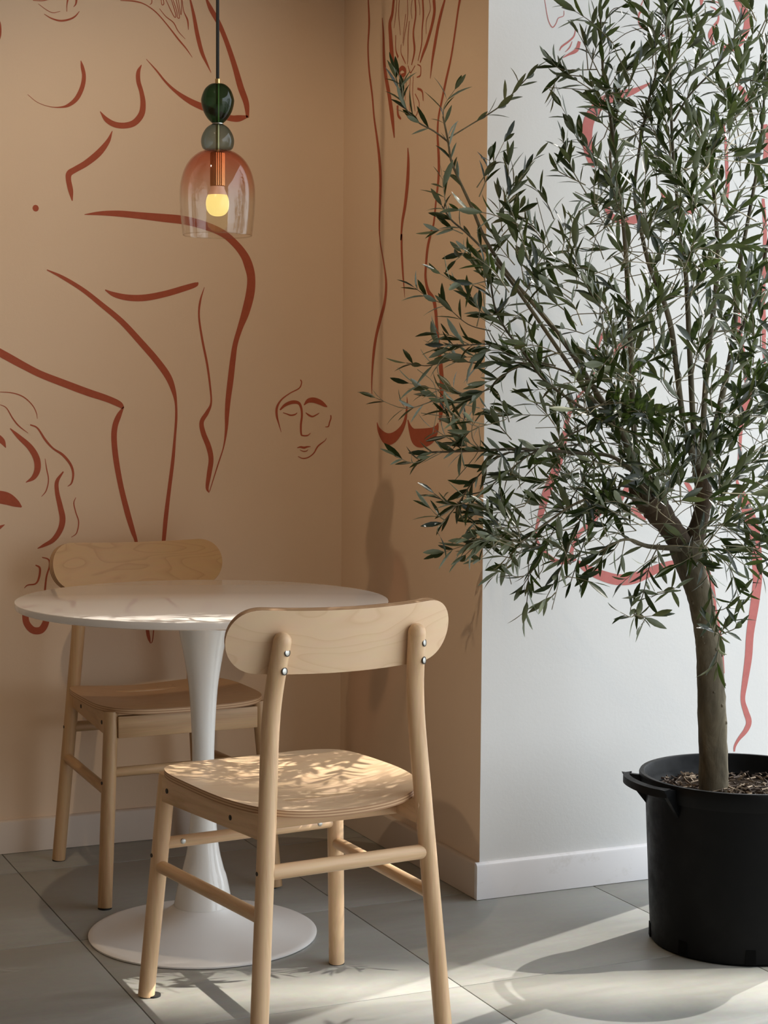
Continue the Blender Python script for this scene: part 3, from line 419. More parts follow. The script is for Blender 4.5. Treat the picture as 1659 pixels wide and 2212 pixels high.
BRANCHES=[
("trunk",[[.0003,-.0001,.3214,.032],[-.001,.0005,.3982,.0309],[-.0068,.0031,.519,.0299],[-.0109,.0049,.5993,.0283],[-.0205,.0092,.6793,.0258],[-.0334,.0151,.7491,.0268],[-.0468,.0211,.7938,.0287],[-.0574,.0259,.8335,.0337],[-.0643,.029,.8683,.0386]]),
("limb",[[-.0575,.026,.8385,.0267],[-.0928,.0309,.8887,.0247],[-.1259,.0349,.9287,.0275],[-.1507,.0351,.9587,.0324],[-.1672,.0316,.9787,.0323],[-.1772,.0252,.989,.0283]]),
("limb",[[-.0549,.0248,.8435,.0248],[-.0322,.0255,.9075,.0198],[-.0182,.0302,.9566,.0179],[-.0161,.0402,1.0059,.0209],[-.0143,.0504,1.0274,.019]]),
("b",[[-.1698,.0218,.9695,.0098],[-.2113,.0505,1.1005,.0068],[-.2566,.0809,1.1829,.0059],[-.3102,.1151,1.2809,.0054],[-.3655,.1501,1.3626,.0049],[-.4127,.1813,1.4259,.0044],[-.4565,.2111,1.5041,.0037],[-.4798,.2316,1.5729,.0034],[-.5032,.2521,1.6369,.0027],[-.5138,.2669,1.6769,.0025],[-.5155,.2776,1.7161,.0022],[-.5218,.2905,1.7701,.002]]),
("b",[[-.5115,.2858,1.7174,.002],[-.5429,.2917,1.7386,.0017],[-.5786,.2996,1.7576,.0016],[-.6089,.3051,1.7922,.0015],[-.6267,.3049,1.8469,.0012]]),
("b",[[-.5097,.285,1.7253,.0017],[-.4625,.2719,1.7561,.0015],[-.4204,.2611,1.783,.0015],[-.3909,.2561,1.8069,.0014],[-.3364,.2397,1.8684,.0011]]),
("b",[[-.1817,-.0058,.9615,.0087],[-.239,.0153,1.1061,.0058],[-.2958,.036,1.1721,.0048],[-.3508,.056,1.254,.0043],[-.4303,.087,1.3743,.0038],[-.4705,.1003,1.4288,.0033],[-.5077,.1122,1.4707,.0026],[-.5448,.1241,1.5078,.0021],[-.5773,.1339,1.5354,.0019],[-.5968,.1378,1.563,.0014]]),
("b",[[-.168,.0429,.9782,.0078],[-.1747,.0589,1.0758,.0064],[-.1765,.0727,1.2031,.0059],[-.1741,.0846,1.2915,.0054],[-.1737,.0974,1.39,.0054],[-.1754,.1111,1.5084,.0049],[-.1795,.1259,1.6074,.0044],[-.1855,.1416,1.7067,.004],[-.1943,.1585,1.8111,.0035],[-.1969,.1727,1.8591,.003],[-.1963,.1854,1.9377,.0022],[-.1942,.1974,2.0381,.002]]),
("b",[[-.0179,.041,1.0059,.011],[-.0575,.0468,1.1053,.0069],[-.082,.0458,1.2334,.0059],[-.1004,.042,1.3212,.0059],[-.1254,.0413,1.3887,.0054],[-.1555,.0428,1.4489,.0049],[-.1795,.0415,1.5221,.0039],[-.1989,.0382,1.5976,.0034],[-.1982,.0258,1.6821,.0029],[-.1882,.0093,1.7819,.0026],[-.1779,-.0075,1.8489,.0019]]),
("b",[[-.1433,.1744,1.5943,.0035],[-.1609,.1755,1.6332,.003],[-.176,.1754,1.6917,.003],[-.1711,.1664,1.755,.0027],[-.167,.1577,1.813,.0025],[-.1682,.1514,1.8541,.0022],[-.1495,.1361,1.8843,.002],[-.1218,.1167,1.9175,.0017],[-.09,.0955,1.9602,.0015]]),
("b",[[-.0167,.0514,1.0054,.01],[-.0427,.04,1.1351,.0064],[-.0633,.0261,1.2726,.0059],[-.085,.0128,1.4273,.0049],[-.1112,.0014,1.5411,.0039],[-.1334,-.0117,1.636,.0034],[-.1516,-.0267,1.7069,.0031],[-.1673,-.0427,1.7918,.0028],[-.1831,-.0587,1.8837,.0023],[-.2008,-.0739,1.9833,.0019]]),
("b",[[-.0065,.0578,1.01,.01],[.0042,.0687,1.1348,.0065],[.0191,.0776,1.275,.006],[.039,.0843,1.3957,.0055],[.0501,.0949,1.4967,.005],[.0501,.1106,1.608,.004],[.0446,.1288,1.7097,.003],[.0235,.154,1.8016,.0025]]),
("b",[[.0058,.0632,1.0046,.01],[.032,.0569,1.135,.007],[.0598,.0498,1.2752,.006],[.0717,.0499,1.3851,.0055],[.0803,.0515,1.4749,.0045],[.0955,.0501,1.5549,.004],[.117,.0459,1.6844,.0032],[.1273,.0468,1.784,.0027],[.1342,.0491,1.913,.002]]),
("b",[[.0539,.0415,1.2749,.0045],[.0561,-.0034,1.3429,.0039],[.0573,-.0478,1.4286,.0034],[.0534,-.0899,1.5218,.0029],[.0489,-.1318,1.6125,.0024]]),
("b",[[-.1737,-.0642,1.736,.0024],[-.1474,-.0816,1.7884,.0021],[-.1033,-.107,1.8425,.0019],[-.078,-.1239,1.8897,.0016],[-.0567,-.139,1.9569,.0014]]),
("b",[[-.0539,-.1073,1.5128,.0026],[-.1184,-.1075,1.5575,.0024],[-.1813,-.1083,1.6042,.0021],[-.2381,-.1119,1.6309,.0016]]),
("b",[[-.1731,-.0096,.9809,.0058],[-.2521,.0107,1.0486,.0043],[-.3295,.0303,1.059,.0038],[-.4325,.0614,1.0673,.0033],[-.526,.0882,1.0641,.0029],[-.63,.1198,1.06,.0019]]),
("b",[[-.3257,.0373,1.077,.0019],[-.4315,.0631,1.0624,.0019],[-.4922,.0686,1.0541,.0017],[-.5528,.074,.9995,.0014],[-.5847,.0665,.9625,.0014],[-.6216,.0612,.9241,.0012]]),
("b",[[-.3088,-.0252,1.1307,.0019],[-.4028,-.001,1.0831,.0017],[-.4621,.0075,1.055,.0015],[-.5513,.0294,.9828,.0014],[-.6012,.0337,.9572,.0012],[-.6332,.0299,.9617,.0011],[-.6635,.0253,.981,.0009]]),
("b",[[-.2395,.0533,1.183,.0024],[-.3381,.1161,1.2358,.0022],[-.4335,.1774,1.2479,.002],[-.4704,.2124,1.245,.0015],[-.515,.2508,1.2518,.0013],[-.5536,.2865,1.2399,.0011],[-.5891,.3208,1.2458,.0009]]),
("b",[[-.3714,.058,1.2394,.0019],[-.4597,.0759,1.2574,.0016],[-.5127,.0779,1.2802,.0014],[-.5649,.0795,1.2792,.0014],[-.6166,.0809,1.2783,.0012]]),
("b",[[-.4943,.1135,1.3099,.0014],[-.5403,.1287,1.3237,.001],[-.5846,.1433,1.3611,.0009],[-.6147,.1514,1.3748,.0007],[-.6465,.1602,1.396,.0006]]),
("b",[[-.3348,-.0134,1.1446,.0033],[-.4173,.0147,1.2053,.0028],[-.4624,.0259,1.2621,.0026],[-.4976,.0327,1.3046,.0023],[-.5233,.0351,1.346,.0021],[-.5361,.0318,1.3899,.0019],[-.5438,.0261,1.4309,.0014]]),
("b",[[-.3731,.0368,1.2676,.0019],[-.4681,.0578,1.2324,.0017],[-.5211,.0597,1.1951,.0015],[-.5636,.0569,1.1722,.0014],[-.6032,.0529,1.1617,.0011]]),
("b",[[-.1925,-.0228,.953,.0058],[-.2701,-.0207,.9782,.0038],[-.3548,-.0154,.9603,.0028],[-.4295,-.0145,.9192,.0023],[-.4907,-.0199,.8817,.0019]]),
("b",[[-.2903,.0214,1.0533,.0014],[-.3722,.029,.9245,.0013],[-.4277,.0249,.8355,.0011],[-.4661,.0129,.7904,.0009]]),
("b",[[-.2744,-.0078,1.0398,.0014],[-.3508,-.0098,.9171,.0013],[-.401,-.0238,.8247,.0011],[-.4426,-.0416,.7696,.0009]]),
("b",[[-.2283,.0482,1.0178,.0015],[-.3057,.0283,.8942,.0013],[-.3631,-.0006,.7927,.001]]),
("b",[[-.4662,-.009,.8538,.0011],[-.4671,-.0086,.7784,.0009],[-.4725,-.0061,.7254,.0008]]),
("b",[[-.107,-.0175,.8584,.0068],[-.1875,-.0178,.8655,.0048],[-.2496,-.0263,.8823,.0029],[-.3189,-.0316,.856,.0019]]),
("b",[[-.1692,-.0333,.8711,.0014],[-.1972,-.0426,.8341,.0012],[-.2203,-.0542,.7735,.0011],[-.2461,-.0645,.7278,.001]]),
("b",[[-.1038,-.0629,.8958,.0019],[-.1344,-.0929,.8461,.0014]]),
("b",[[-.0979,-.0436,.9621,.0015],[-.0742,-.0726,.8183,.0013],[-.0735,-.0912,.7329,.0012],[-.071,-.1106,.6849,.001]]),
("b",[[-.0371,-.0052,.9786,.0015],[.0058,-.0538,.9511,.0013],[.0226,-.0907,.8654,.0012],[.0252,-.1211,.8097,.001]]),
("b",[[-.0428,-.0355,1.0778,.0019],[-.0204,-.1005,1.137,.0017],[.0013,-.1652,1.1567,.0014]]),
]
TWIGS=[
[-.5218,.2905,1.7701,-.5066,.2604,1.8271],
[-.6089,.3051,1.7922,-.6411,.2737,1.857],
[-.4667,.2257,1.5973,-.4363,.2219,1.6666,-.4084,.2192,1.7215],
[-.4672,.2359,1.6177,-.4665,.1793,1.6743],
[-.5881,.1339,1.5537,-.5954,.1419,1.6198],
[-.4173,.2034,1.5831,-.4188,.1864,1.6732],
[-.4302,.1992,1.5529,-.4103,.1321,1.6359],
[-.4255,.1971,1.5238,-.432,.201,1.5938],
[-.4263,.1974,1.5141,-.4195,.1335,1.5648],
[-.5535,.128,1.5078,-.6046,.1423,1.5132],
[-.5359,.1201,1.4843,-.5891,.0874,1.4499],
[-.538,.0326,1.4084,-.5999,.0336,1.3972,-.6547,.0314,1.4181],
[-.5377,.0325,1.376,-.5552,.0304,1.4354],
[-.3752,.1644,1.4311,-.3235,.1841,1.49],
[-.433,.0882,1.3819,-.428,.0364,1.447],
[-.5229,.1209,1.3191,-.549,.0962,1.3788],
[-.5606,.0775,1.2793,-.5917,.1,1.298,-.6141,.1185,1.3009],
[-.5649,.0795,1.2792,-.5958,.1229,1.2702,-.6058,.1569,1.2803],
[-.5127,.0779,1.2802,-.56,.1094,1.2545],
[-.5462,.0454,1.3346,-.504,.0128,1.3761],
[-.4649,.027,1.2611,-.4276,.0729,1.3244],
[-.4261,.0187,1.224,-.4705,-.021,1.2832],
[-.5211,.0597,1.1904,-.5585,.1002,1.1759,-.575,.1312,1.1948],
[-.4776,.062,1.2285,-.5451,.0648,1.1996],
[-.526,.0882,1.0641,-.5835,.0908,1.1003,-.6132,.0808,1.1428],
[-.5346,.0922,1.0641,-.5927,.0932,1.0861,-.6374,.0882,1.1098],
[-.526,.0882,1.0641,-.5527,.0751,1.1336],
[-.552,.1,1.0668,-.5414,.1369,1.1252],
[-.6101,.1109,1.0621,-.6656,.1149,1.0387,-.7081,.1131,1.0532],
[-.4679,.0774,1.1223,-.4794,.0933,1.1641],
[-.4632,.0753,1.0861,-.5022,.1112,1.1505],
[-.4922,.0686,1.0541,-.5276,.0678,1.0279],
[-.6216,.0612,.9241,-.6457,.0784,.9479],
[-.6216,.0612,.9241,-.6538,.0182,.8961],
[-.5035,-.014,.8928,-.5796,-.0377,.9536],
[-.5019,-.0148,.8975,-.5449,-.0341,.986],
[-.5018,-.0148,.8882,-.534,.0235,.8739],
[-.4907,-.0198,.8836,-.5253,-.0137,.9567],
[-.4907,-.0199,.8817,-.5565,-.0146,.9035],
[-.4906,-.0199,.8742,-.4998,-.0045,.8432],
[-.428,-.0152,.9362,-.4517,-.0107,.9683],
[-.4745,.0131,1.0126,-.4974,-.0029,1.0416],
[-.3554,-.0078,.9342,-.3702,.0376,.9719],
[-.3822,-.0322,.8343,-.3917,-.0018,.8985],
[-.3965,-.0258,.8106,-.3548,-.0783,.8019],
[-.3677,-.0022,.8789,-.341,-.0045,.8449],
[-.4663,.013,.8093,-.5011,.0321,.8173],
[-.4257,-.0492,.781,-.4305,.0024,.7549],
[-.3405,-.0145,.9172,-.3808,.0339,.9531],
[-.2828,-.0113,.8869,-.3159,-.0243,.9411],
[-.2279,.1867,1.8765,-.2158,.2128,1.9507,-.1725,.2249,2.0161],
[-.1958,.1851,1.9671,-.1826,.1289,2.0014],
[-.2233,.1846,1.8765,-.2112,.1738,1.9294,-.1783,.1535,1.9726],
[-.2032,.1755,1.862,-.2279,.2036,1.9332,-.2331,.2229,1.9608],
[-.2098,.1785,1.8766,-.2881,.1909,1.8723,-.3211,.183,1.8876],
[-.2367,.1907,1.8617,-.2868,.2126,1.8612,-.2957,.2158,1.8169],
[-.1961,.1723,1.8669,-.2104,.1181,1.9072],
[-.1638,.1494,1.856,-.1385,.1601,1.9187],
[-.1878,.0091,1.7564,-.2137,.0556,1.7019],
[-.1882,.0093,1.78,-.1562,.0044,1.8261],
[-.1736,.1675,1.7402,-.1942,.2016,1.7828,-.1925,.2255,1.846],
[-.2202,.2023,1.6327,-.2855,.2195,1.6655,-.2786,.2041,1.6839],
[-.1703,.1797,1.6529,-.2247,.2171,1.7333,-.2627,.2472,1.8121],
[-.1657,.1777,1.648,-.2211,.2089,1.7127,-.2462,.2264,1.7579],
[-.1794,-.0604,1.8633,-.1347,-.0753,1.9137,-.0983,-.0865,1.9492],
[-.1215,.1166,1.8932,-.0857,.0975,1.927,-.0445,.0761,1.9559],
[-.1579,-.047,1.7974,-.1026,-.0496,1.8669,-.1004,-.0282,1.9159],
[.0717,.1165,1.7399,.1251,.1217,1.8044,.1868,.1231,1.8413],
[.0624,.1207,1.7448,.0319,.1311,1.809],
[.0736,.071,1.828,.1018,.0799,1.9254],
[.1102,.0545,1.8184,.1037,.0285,1.8972,.0995,.0015,1.9427],
[-.1615,-.0222,1.6785,-.1801,.0127,1.7669],
[-.1334,-.0117,1.636,-.1581,.0188,1.7123],
[-.1441,-.03,1.6787,-.0927,.0117,1.7463],
[.0173,.1411,1.6895,.0659,.1615,1.7654],
[.0822,.1118,1.67,.1032,.0881,1.7104,.1406,.0571,1.7487],
[.083,.0613,1.6545,.0645,.0546,1.7216],
[-.1163,.0372,1.3791,-.0612,.0197,1.5062,-.0045,.0015,1.546,.0698,-.0247,1.6055],
[-.1555,.0428,1.4489,-.1718,-.0127,1.4914],
[.0804,.0515,1.47,.0654,.0532,1.5439],
[.0355,-.038,1.4071,.0062,-.0685,1.464],
[.0355,-.038,1.4071,.0454,-.0929,1.4256],
[.0355,-.038,1.4071,-.0445,-.0599,1.4168],
[.01,.0817,1.275,.0661,.0917,1.3366],
[-.0558,.0219,1.3313,-.0424,-.033,1.3876],
[-.178,-.0623,1.7378,-.2007,-.0852,1.8344],
[-.1528,-.0261,1.6786,-.1789,-.0287,1.7705],
[-.1333,-.0117,1.6341,-.0812,.0137,1.7071],
[-.2461,-.0644,.7297,-.3008,-.095,.7413],
[-.2461,-.0644,.7297,-.2165,-.0845,.7288],
[-.2461,-.0644,.7297,-.2468,-.0576,.7577],
[-.2461,-.0644,.7297,-.2094,-.0305,.7029],
[-.1344,-.0929,.8461,-.1441,-.0465,.8859],
[-.1344,-.0929,.8461,-.0613,-.078,.8474],
[-.1344,-.0929,.8432,-.1145,-.1311,.8174],
[-.1344,-.0929,.8461,-.1746,-.0859,.8276],
[-.1344,-.0929,.8461,-.1188,-.1186,.8859],
[-.1942,-.0659,.7737,-.1336,-.0427,.7787],
[-.0716,.0323,.7637,-.1045,.1075,.7421],
[-.071,-.1106,.6849,-.1159,-.1363,.7208],
[-.071,-.1106,.6849,-.0622,-.1572,.7161],
[-.071,-.1106,.6849,-.093,-.1359,.624],
[-.071,-.1106,.6849,-.0501,-.1551,.7487],
[-.0735,-.0912,.7329,-.0227,-.1161,.7722],
[.0251,-.1211,.8145,.0429,-.1174,.867],
[.0359,-.0967,.8607,-.0251,-.1004,.8579],
[.0359,-.0967,.8607,.0118,-.1511,.928],
[.0226,-.0907,.8654,.0428,-.1105,.8859],
[-.2583,-.0224,.8823,-.2922,-.0243,.8451],
[-.2496,-.0263,.8823,-.2533,-.0159,.8335],
[-.1736,-.0313,.871,-.1384,.0124,.8175],
[-.1875,-.0178,.8655,-.2285,.0258,.8924],
[.0144,-.0577,.9659,.0592,-.0759,1.0101],
[-.0058,-.0193,.9789,.0376,-.0234,1.0229],
[.0407,.0475,.9949,.1264,.0319,1.0046],
[-.1035,-.063,.8813,-.1003,-.1231,.9334],
[.0049,-.0837,1.3517,.0315,-.1175,1.3741,.0446,-.1451,1.4119],
[-.1118,-.0551,1.6083,-.1102,-.0804,1.6411,-.1056,-.107,1.6716],
[-.3549,-.0435,1.4906,-.3217,-.0721,1.523,-.2855,-.102,1.5501],
[-.1927,.0308,1.503,-.1512,.0112,1.5576,-.0913,-.0168,1.585],
[-.3579,-.034,1.583,-.3993,-.0415,1.6343,-.4283,-.0546,1.6904],
[.049,-.0552,1.4465,.0851,-.0452,1.4739,.1282,-.0385,1.4919],
[.0765,.0428,1.3903,.0855,.0405,1.4308,.1061,.033,1.466],
[.0674,.0963,1.5323,.0983,.0991,1.6041,.1635,.0865,1.6482],
[-.1488,-.2433,1.3551,-.1497,-.2688,1.3955,-.1364,-.3007,1.4257],
[-.096,.2401,1.5639,-.1153,.2756,1.6076,-.1524,.3192,1.613],
[-.026,-.1589,1.4953,-.0102,-.1592,1.5335,.0138,-.1633,1.5672],
[-.0864,-.2115,1.3232,-.1112,-.1915,1.3764,-.1329,-.1729,1.4317],
[.1006,.0416,1.3583,.1072,.0294,1.3977,.0986,.0241,1.4388],
[.0407,.0341,1.2852,.0163,.027,1.355,.0061,.0136,1.4255],
[-.1988,.1993,1.5964,-.1638,.2098,1.6315,-.1406,.2257,1.6736],
[.0781,.2039,1.5333,.0744,.2138,1.5696,.0689,.2245,1.6055],
[-.1781,-.0866,1.2921,-.238,-.0731,1.3189,-.2885,-.064,1.3605],
[-.2914,-.0837,1.5332,-.3041,-.0555,1.5759,-.3219,-.025,1.615],
[-.0743,.2115,1.4858,-.1204,.2323,1.5017,-.1685,.2541,1.4979],
[-.2789,-.2379,1.4249,-.2504,-.2344,1.4565,-.2205,-.2315,1.4872],
[-.249,.0756,1.464,-.2638,.0853,1.5072,-.2939,.1019,1.5388],
[.0418,.0586,1.6121,.0298,.0645,1.6557,.014,.072,1.6979],
[-.1019,.0044,1.3598,-.0737,-.0077,1.4083,-.0548,-.0156,1.4618],
[-.0113,.0451,1.479,-.0363,.077,1.541,-.0661,.1111,1.6001],
[-.0536,-.187,1.5288,-.1166,-.1793,1.5559,-.1843,-.1695,1.5646],
[-.0884,.1239,1.6243,-.0807,.1422,1.6878,-.0653,.1571,1.7517],
[-.1259,.291,1.3883,-.1655,.2935,1.4508,-.2138,.2999,1.5062],
[-.0404,-.1773,1.4815,-.1005,-.154,1.4832,-.1601,-.1308,1.4903],
[-.2662,-.2055,1.4902,-.2571,-.2067,1.5469,-.2336,-.2143,1.5988],
[-.1271,.144,1.4165,-.1409,.176,1.4868,-.1554,.2085,1.5576],
[-.3601,-.0538,1.5239,-.3364,-.0687,1.5547,-.3088,-.0855,1.581],
[.0451,-.0368,1.3402,.07,-.037,1.4072,.1066,-.0425,1.4689],
[.0152,.0874,1.4931,.0569,.0458,1.5032,.0986,.0041,1.4917],
[.0152,-.0302,1.6162,.0519,-.0234,1.6574,.0774,-.0115,1.705],
[-.2915,-.064,1.574,-.3225,-.0746,1.6013,-.3544,-.0849,1.6272],
[-.242,.0656,1.5227,-.2727,.0618,1.5587,-.2818,.0482,1.6013],
[-.1394,-.1703,1.4246,-.1072,-.1673,1.4873,-.0559,-.173,1.5371],
[-.1146,.0862,1.4619,-.0909,.102,1.5169,-.0821,.1245,1.5737],
[-.2147,-.0055,1.3302,-.2451,-.0162,1.3736,-.2917,-.0196,1.4024],
[.0586,.113,1.5615,.0787,.1132,1.629,.1064,.1101,1.694],
[-.2217,.0365,1.5465,-.2405,.032,1.5823,-.246,.0215,1.6201],
[.0091,-.123,1.2807,.0033,-.1282,1.3503,-.0073,-.1313,1.4192],
[-.1861,-.0559,1.4471,-.1928,-.0754,1.4781,-.1886,-.0998,1.504],
[-.1845,.1314,1.4283,-.227,.1714,1.4502,-.2717,.2124,1.4661],
[-.348,.1713,1.3714,-.3711,.1567,1.4311,-.3952,.1426,1.4896],
[-.3432,-.0548,1.172,-.397,-.0292,1.1931,-.4537,-.0023,1.1888],
[-.2533,.2709,1.1923,-.267,.2871,1.2486,-.307,.3152,1.2834],
[-.3901,-.0581,1.3919,-.385,-.042,1.4384,-.3785,-.0265,1.4854],
[-.4796,-.1499,1.2566,-.5142,-.1179,1.2739,-.5519,-.0846,1.2731],
[-.2394,.1667,1.3111,-.2786,.1708,1.3207,-.3185,.1752,1.3261],
[-.3248,.3937,1.4044,-.3643,.4102,1.4556,-.4136,.4102,1.4953],
[-.3491,.1716,1.3174,-.4049,.1736,1.3472,-.468,.1789,1.3466],
[-.5599,-.0868,1.3773,-.5985,-.0935,1.4173,-.6464,-.0959,1.446],
[-.3986,.1424,1.248,-.4355,.1572,1.2703,-.4777,.1743,1.2714],
[-.0959,.2783,1.1558,-.0855,.2708,1.2248,-.0725,.2622,1.293],
[-.4754,.0065,1.3993,-.4834,.0114,1.4525,-.4952,.0181,1.5048],
[-.1736,.2389,1.3125,-.1619,.2328,1.3553,-.1647,.2333,1.4001],
[-.3816,.0563,1.3227,-.3992,.0829,1.3604,-.4104,.1066,1.4029],
[-.2629,.0348,1.2342,-.2503,.0565,1.2828,-.2451,.0815,1.3313],
[-.4144,-.0496,1.3483,-.4307,-.0239,1.3702,-.4447,.0008,1.3954],
[-.2924,.3508,1.4032,-.3223,.3853,1.4335,-.3528,.4102,1.4633],
[-.2273,.1525,1.2653,-.2034,.117,1.305,-.1986,.0901,1.3567],
[-.404,-.1027,1.3168,-.4091,-.077,1.3565,-.4296,-.0444,1.3835],
[-.31,.3879,1.3276,-.3666,.4003,1.3642,-.4131,.4082,1.4129],
[-.3804,-.0237,1.3703,-.4175,-.023,1.3907,-.4564,-.0214,1.4069],
[-.2583,.0546,1.3095,-.2754,.0425,1.3801,-.2463,.0096,1.4362],
[-.4649,.0672,1.4433,-.4879,.0814,1.4758,-.507,.0938,1.5114],
[-.275,.0339,1.2213,-.3201,.0453,1.2512,-.3591,.0541,1.2886],
[-.2071,.1017,1.1789,-.2048,.1206,1.2329,-.2043,.1403,1.2871],
[-.0549,.2408,1.182,-.0594,.2619,1.2348,-.0463,.2752,1.2899],
[.0195,-.0624,1.2651,.0822,-.0859,1.2836,.1467,-.1102,1.2948],
[-.0559,-.2059,1.0072,-.0313,-.2359,.9911,-.0062,-.2662,1.0051],
[-.0225,.0836,1.0424,.0246,.06,1.0723,.0651,.0393,1.1122],
[-.0468,.0363,1.2599,-.0415,.0232,1.3288,-.0522,.0172,1.3983],
[-.318,-.1198,1.1867,-.345,-.1063,1.2071,-.377,-.0905,1.2139],
[-.1065,-.0744,1.1441,-.0984,-.0802,1.1763,-.078,-.0915,1.2001],
[-.0015,-.1476,1.0624,.0498,-.1455,1.0721,.0977,-.1419,1.0924],
[-.0428,-.054,1.1706,-.0042,-.0848,1.2025,.0355,-.116,1.2313],
[-.0509,-.0501,.967,-.0143,-.0567,.9985,.025,-.0644,1.0268],
[-.0476,.2591,.9956,-.0793,.2631,1.0306,-.1211,.2716,1.0508],
[.1482,.1466,1.1977,.1718,.1357,1.2381,.212,.1174,1.2572],
[-.2716,-.0825,1.1961,-.3291,-.0624,1.229,-.3769,-.0466,1.2758],
[-.1137,.2006,1.2574,-.0907,.203,1.3273,-.0596,.2017,1.3944],
[.1299,.0049,.9588,.1714,-.0395,.9976,.2179,-.0862,1.0231],
[-.211,-.2731,1.1489,-.2209,-.2807,1.1861,-.2233,-.2917,1.2229],
[-.164,-.0246,.9575,-.1332,-.0208,.9908,-.0879,-.0236,1.0033],
[.1318,.12,1.1272,.1649,.0882,1.1483,.1998,.0557,1.1636],
[-.0728,.1073,.9684,-.0699,.0808,1.0347,-.0632,.0526,1.0987],
[-.1436,.226,1.2536,-.1472,.2188,1.3193,-.1587,.2152,1.3842],
[-.2235,-.2636,1.1843,-.2133,-.2542,1.2255,-.2144,-.2396,1.2663],
[.0375,-.0698,1.0632,.0816,-.0646,1.09,.1253,-.0593,1.118],
[.1804,.1063,1.1435,.1993,.0804,1.1898,.2313,.0486,1.221],
[-.0294,-.0976,1.0303,.0131,-.1267,1.0516,.0384,-.148,1.0969],
[-.1866,-.0639,1.0164,-.1934,-.0847,1.0786,-.1942,-.1083,1.1388],
[-.2486,-.1388,.9577,-.2363,-.1666,.992,-.2489,-.183,1.0349],
[-.0659,.0339,1.0351,-.0749,.0476,1.0838,-.0803,.0596,1.1336],
[-.0541,-.1016,.9954,-.0163,-.115,1.0475,.0137,-.1248,1.1051],
[-.21,-.1059,1.0326,-.2016,-.0885,1.0741,-.1837,-.0756,1.1152],
[-.1259,-.0994,1.1642,-.1638,-.0654,1.1768,-.1852,-.0388,1.2184],
[-.3402,-.1417,1.1173,-.3473,-.1498,1.1826,-.3879,-.1428,1.2351],
[-.2378,.0152,1.2076,-.2021,.0191,1.271,-.1708,.0251,1.337],
[-.0895,.0344,1.1858,-.0778,.0358,1.2231,-.0942,.0497,1.2554],
[-.1627,.0689,1.1489,-.1611,.0764,1.1932,-.152,.0807,1.2374],
[-.2247,-.0162,1.2653,-.2552,-.0187,1.2969,-.2701,-.0283,1.3357],
[.0136,-.0307,1.0908,.05,-.0395,1.1253,.0884,-.0492,1.1576],
[-.2601,-.0023,1.2157,-.2705,.0273,1.2532,-.2912,.0615,1.2808],
[.0207,.2892,1.0764,-.0232,.3015,1.1357,-.0502,.3062,1.2044],
[-.2007,.0187,1.0309,-.2253,.0474,1.0893,-.2482,.0753,1.1495],
[-.1091,.0253,.978,-.121,.0384,1.0082,-.1316,.0509,1.0394],
[-.0514,-.1822,1.2404,-.0581,-.1911,1.2914,-.0755,-.1951,1.3408],
[.0613,.2055,.9511,.1012,.1709,.9965,.1495,.1325,1.0266],
[.1763,.0864,1.1102,.2235,.0717,1.0892,.2645,.0597,1.0565],
[.1001,.0773,1.2214,.1309,.0814,1.2678,.151,.0904,1.3188],
[-.2807,-.0941,1.1976,-.3207,-.09,1.2271,-.3528,-.0894,1.2643],
[-.1529,-.2291,.9872,-.0881,-.2397,.9841,-.0234,-.2504,.9741],
[-.2272,.0292,1.0731,-.266,.0513,1.082,-.3056,.0737,1.084],
[-.09,.0442,1.0521,-.1103,.0528,1.0801,-.1274,.06,1.1106],
[-.1793,.0274,1.0186,-.2051,.0175,1.0569,-.2422,.0127,1.0862],
[-.27,-.1729,1.7871,-.2444,-.177,1.8315,-.2109,-.1846,1.8702],
[-.152,.0264,1.7263,-.1533,.0202,1.7607,-.1678,.0201,1.793],
[.1214,.0475,1.9532,.1694,.009,1.9602,.1869,-.0157,2.0119],
[.1223,.0313,1.8285,.173,.0321,1.8358,.2225,.0334,1.8517],
[-.2039,-.0427,1.8384,-.1981,-.028,1.9073,-.2047,-.0077,1.9746],
[-.1388,.0212,1.8037,-.1314,.0079,1.8431,-.1284,-.0034,1.8835],
[-.0652,.1881,1.9459,-.0384,.1578,1.9901,.008,.1187,1.9978],
[.1032,.0946,1.9674,.0748,.1105,2.0049,.0433,.1277,2.0393],
[-.0594,-.0566,1.6724,.0019,-.0679,1.6728,.0517,-.074,1.6377],
[-.1206,-.0105,1.6381,-.1574,-.0116,1.6907,-.2014,-.0095,1.7374],
[.1581,.1912,2.0136,.1772,.1873,2.0732,.1827,.1895,2.1356],
[.0018,.0016,1.8751,.0087,-.0053,1.9125,.0157,-.0121,1.9496],
[-.1992,-.231,1.6389,-.1959,-.2598,1.6859,-.1846,-.2921,1.7276],
[-.0761,.0255,1.9417,-.0974,.0189,1.9925,-.1088,.0078,2.0443],
[-.1154,-.1511,1.7884,-.0952,-.1824,1.8057,-.0699,-.216,1.799],
[-.1837,-.2588,1.6441,-.171,-.2566,1.6843,-.1711,-.2486,1.7256],
[.0074,.0536,1.8714,-.0208,.0525,1.9358,-.0661,.0592,1.9901],
[-.0961,-.2317,1.9126,-.1043,-.2127,1.9514,-.1149,-.1926,1.9891],
[.0704,-.0184,1.9348,.0993,-.0142,1.9866,.1463,-.0182,2.0243],
[-.0696,.1149,1.8891,-.0695,.1267,1.9601,-.0626,.1354,2.0314],
[-.1055,-.1863,1.7868,-.1103,-.1988,1.8241,-.129,-.2051,1.8596],
[-.12,.1002,1.8736,-.1306,.0921,1.9379,-.1719,.0979,1.9901],
[-.0168,.0212,1.8352,.0064,.0363,1.8821,.0128,.0589,1.9303],
[-.0673,.0927,1.6905,-.0377,.1037,1.7329,-.0069,.1142,1.7752],
[.1102,.1191,1.8985,.1339,.1156,1.9385,.1495,.1157,1.9823],
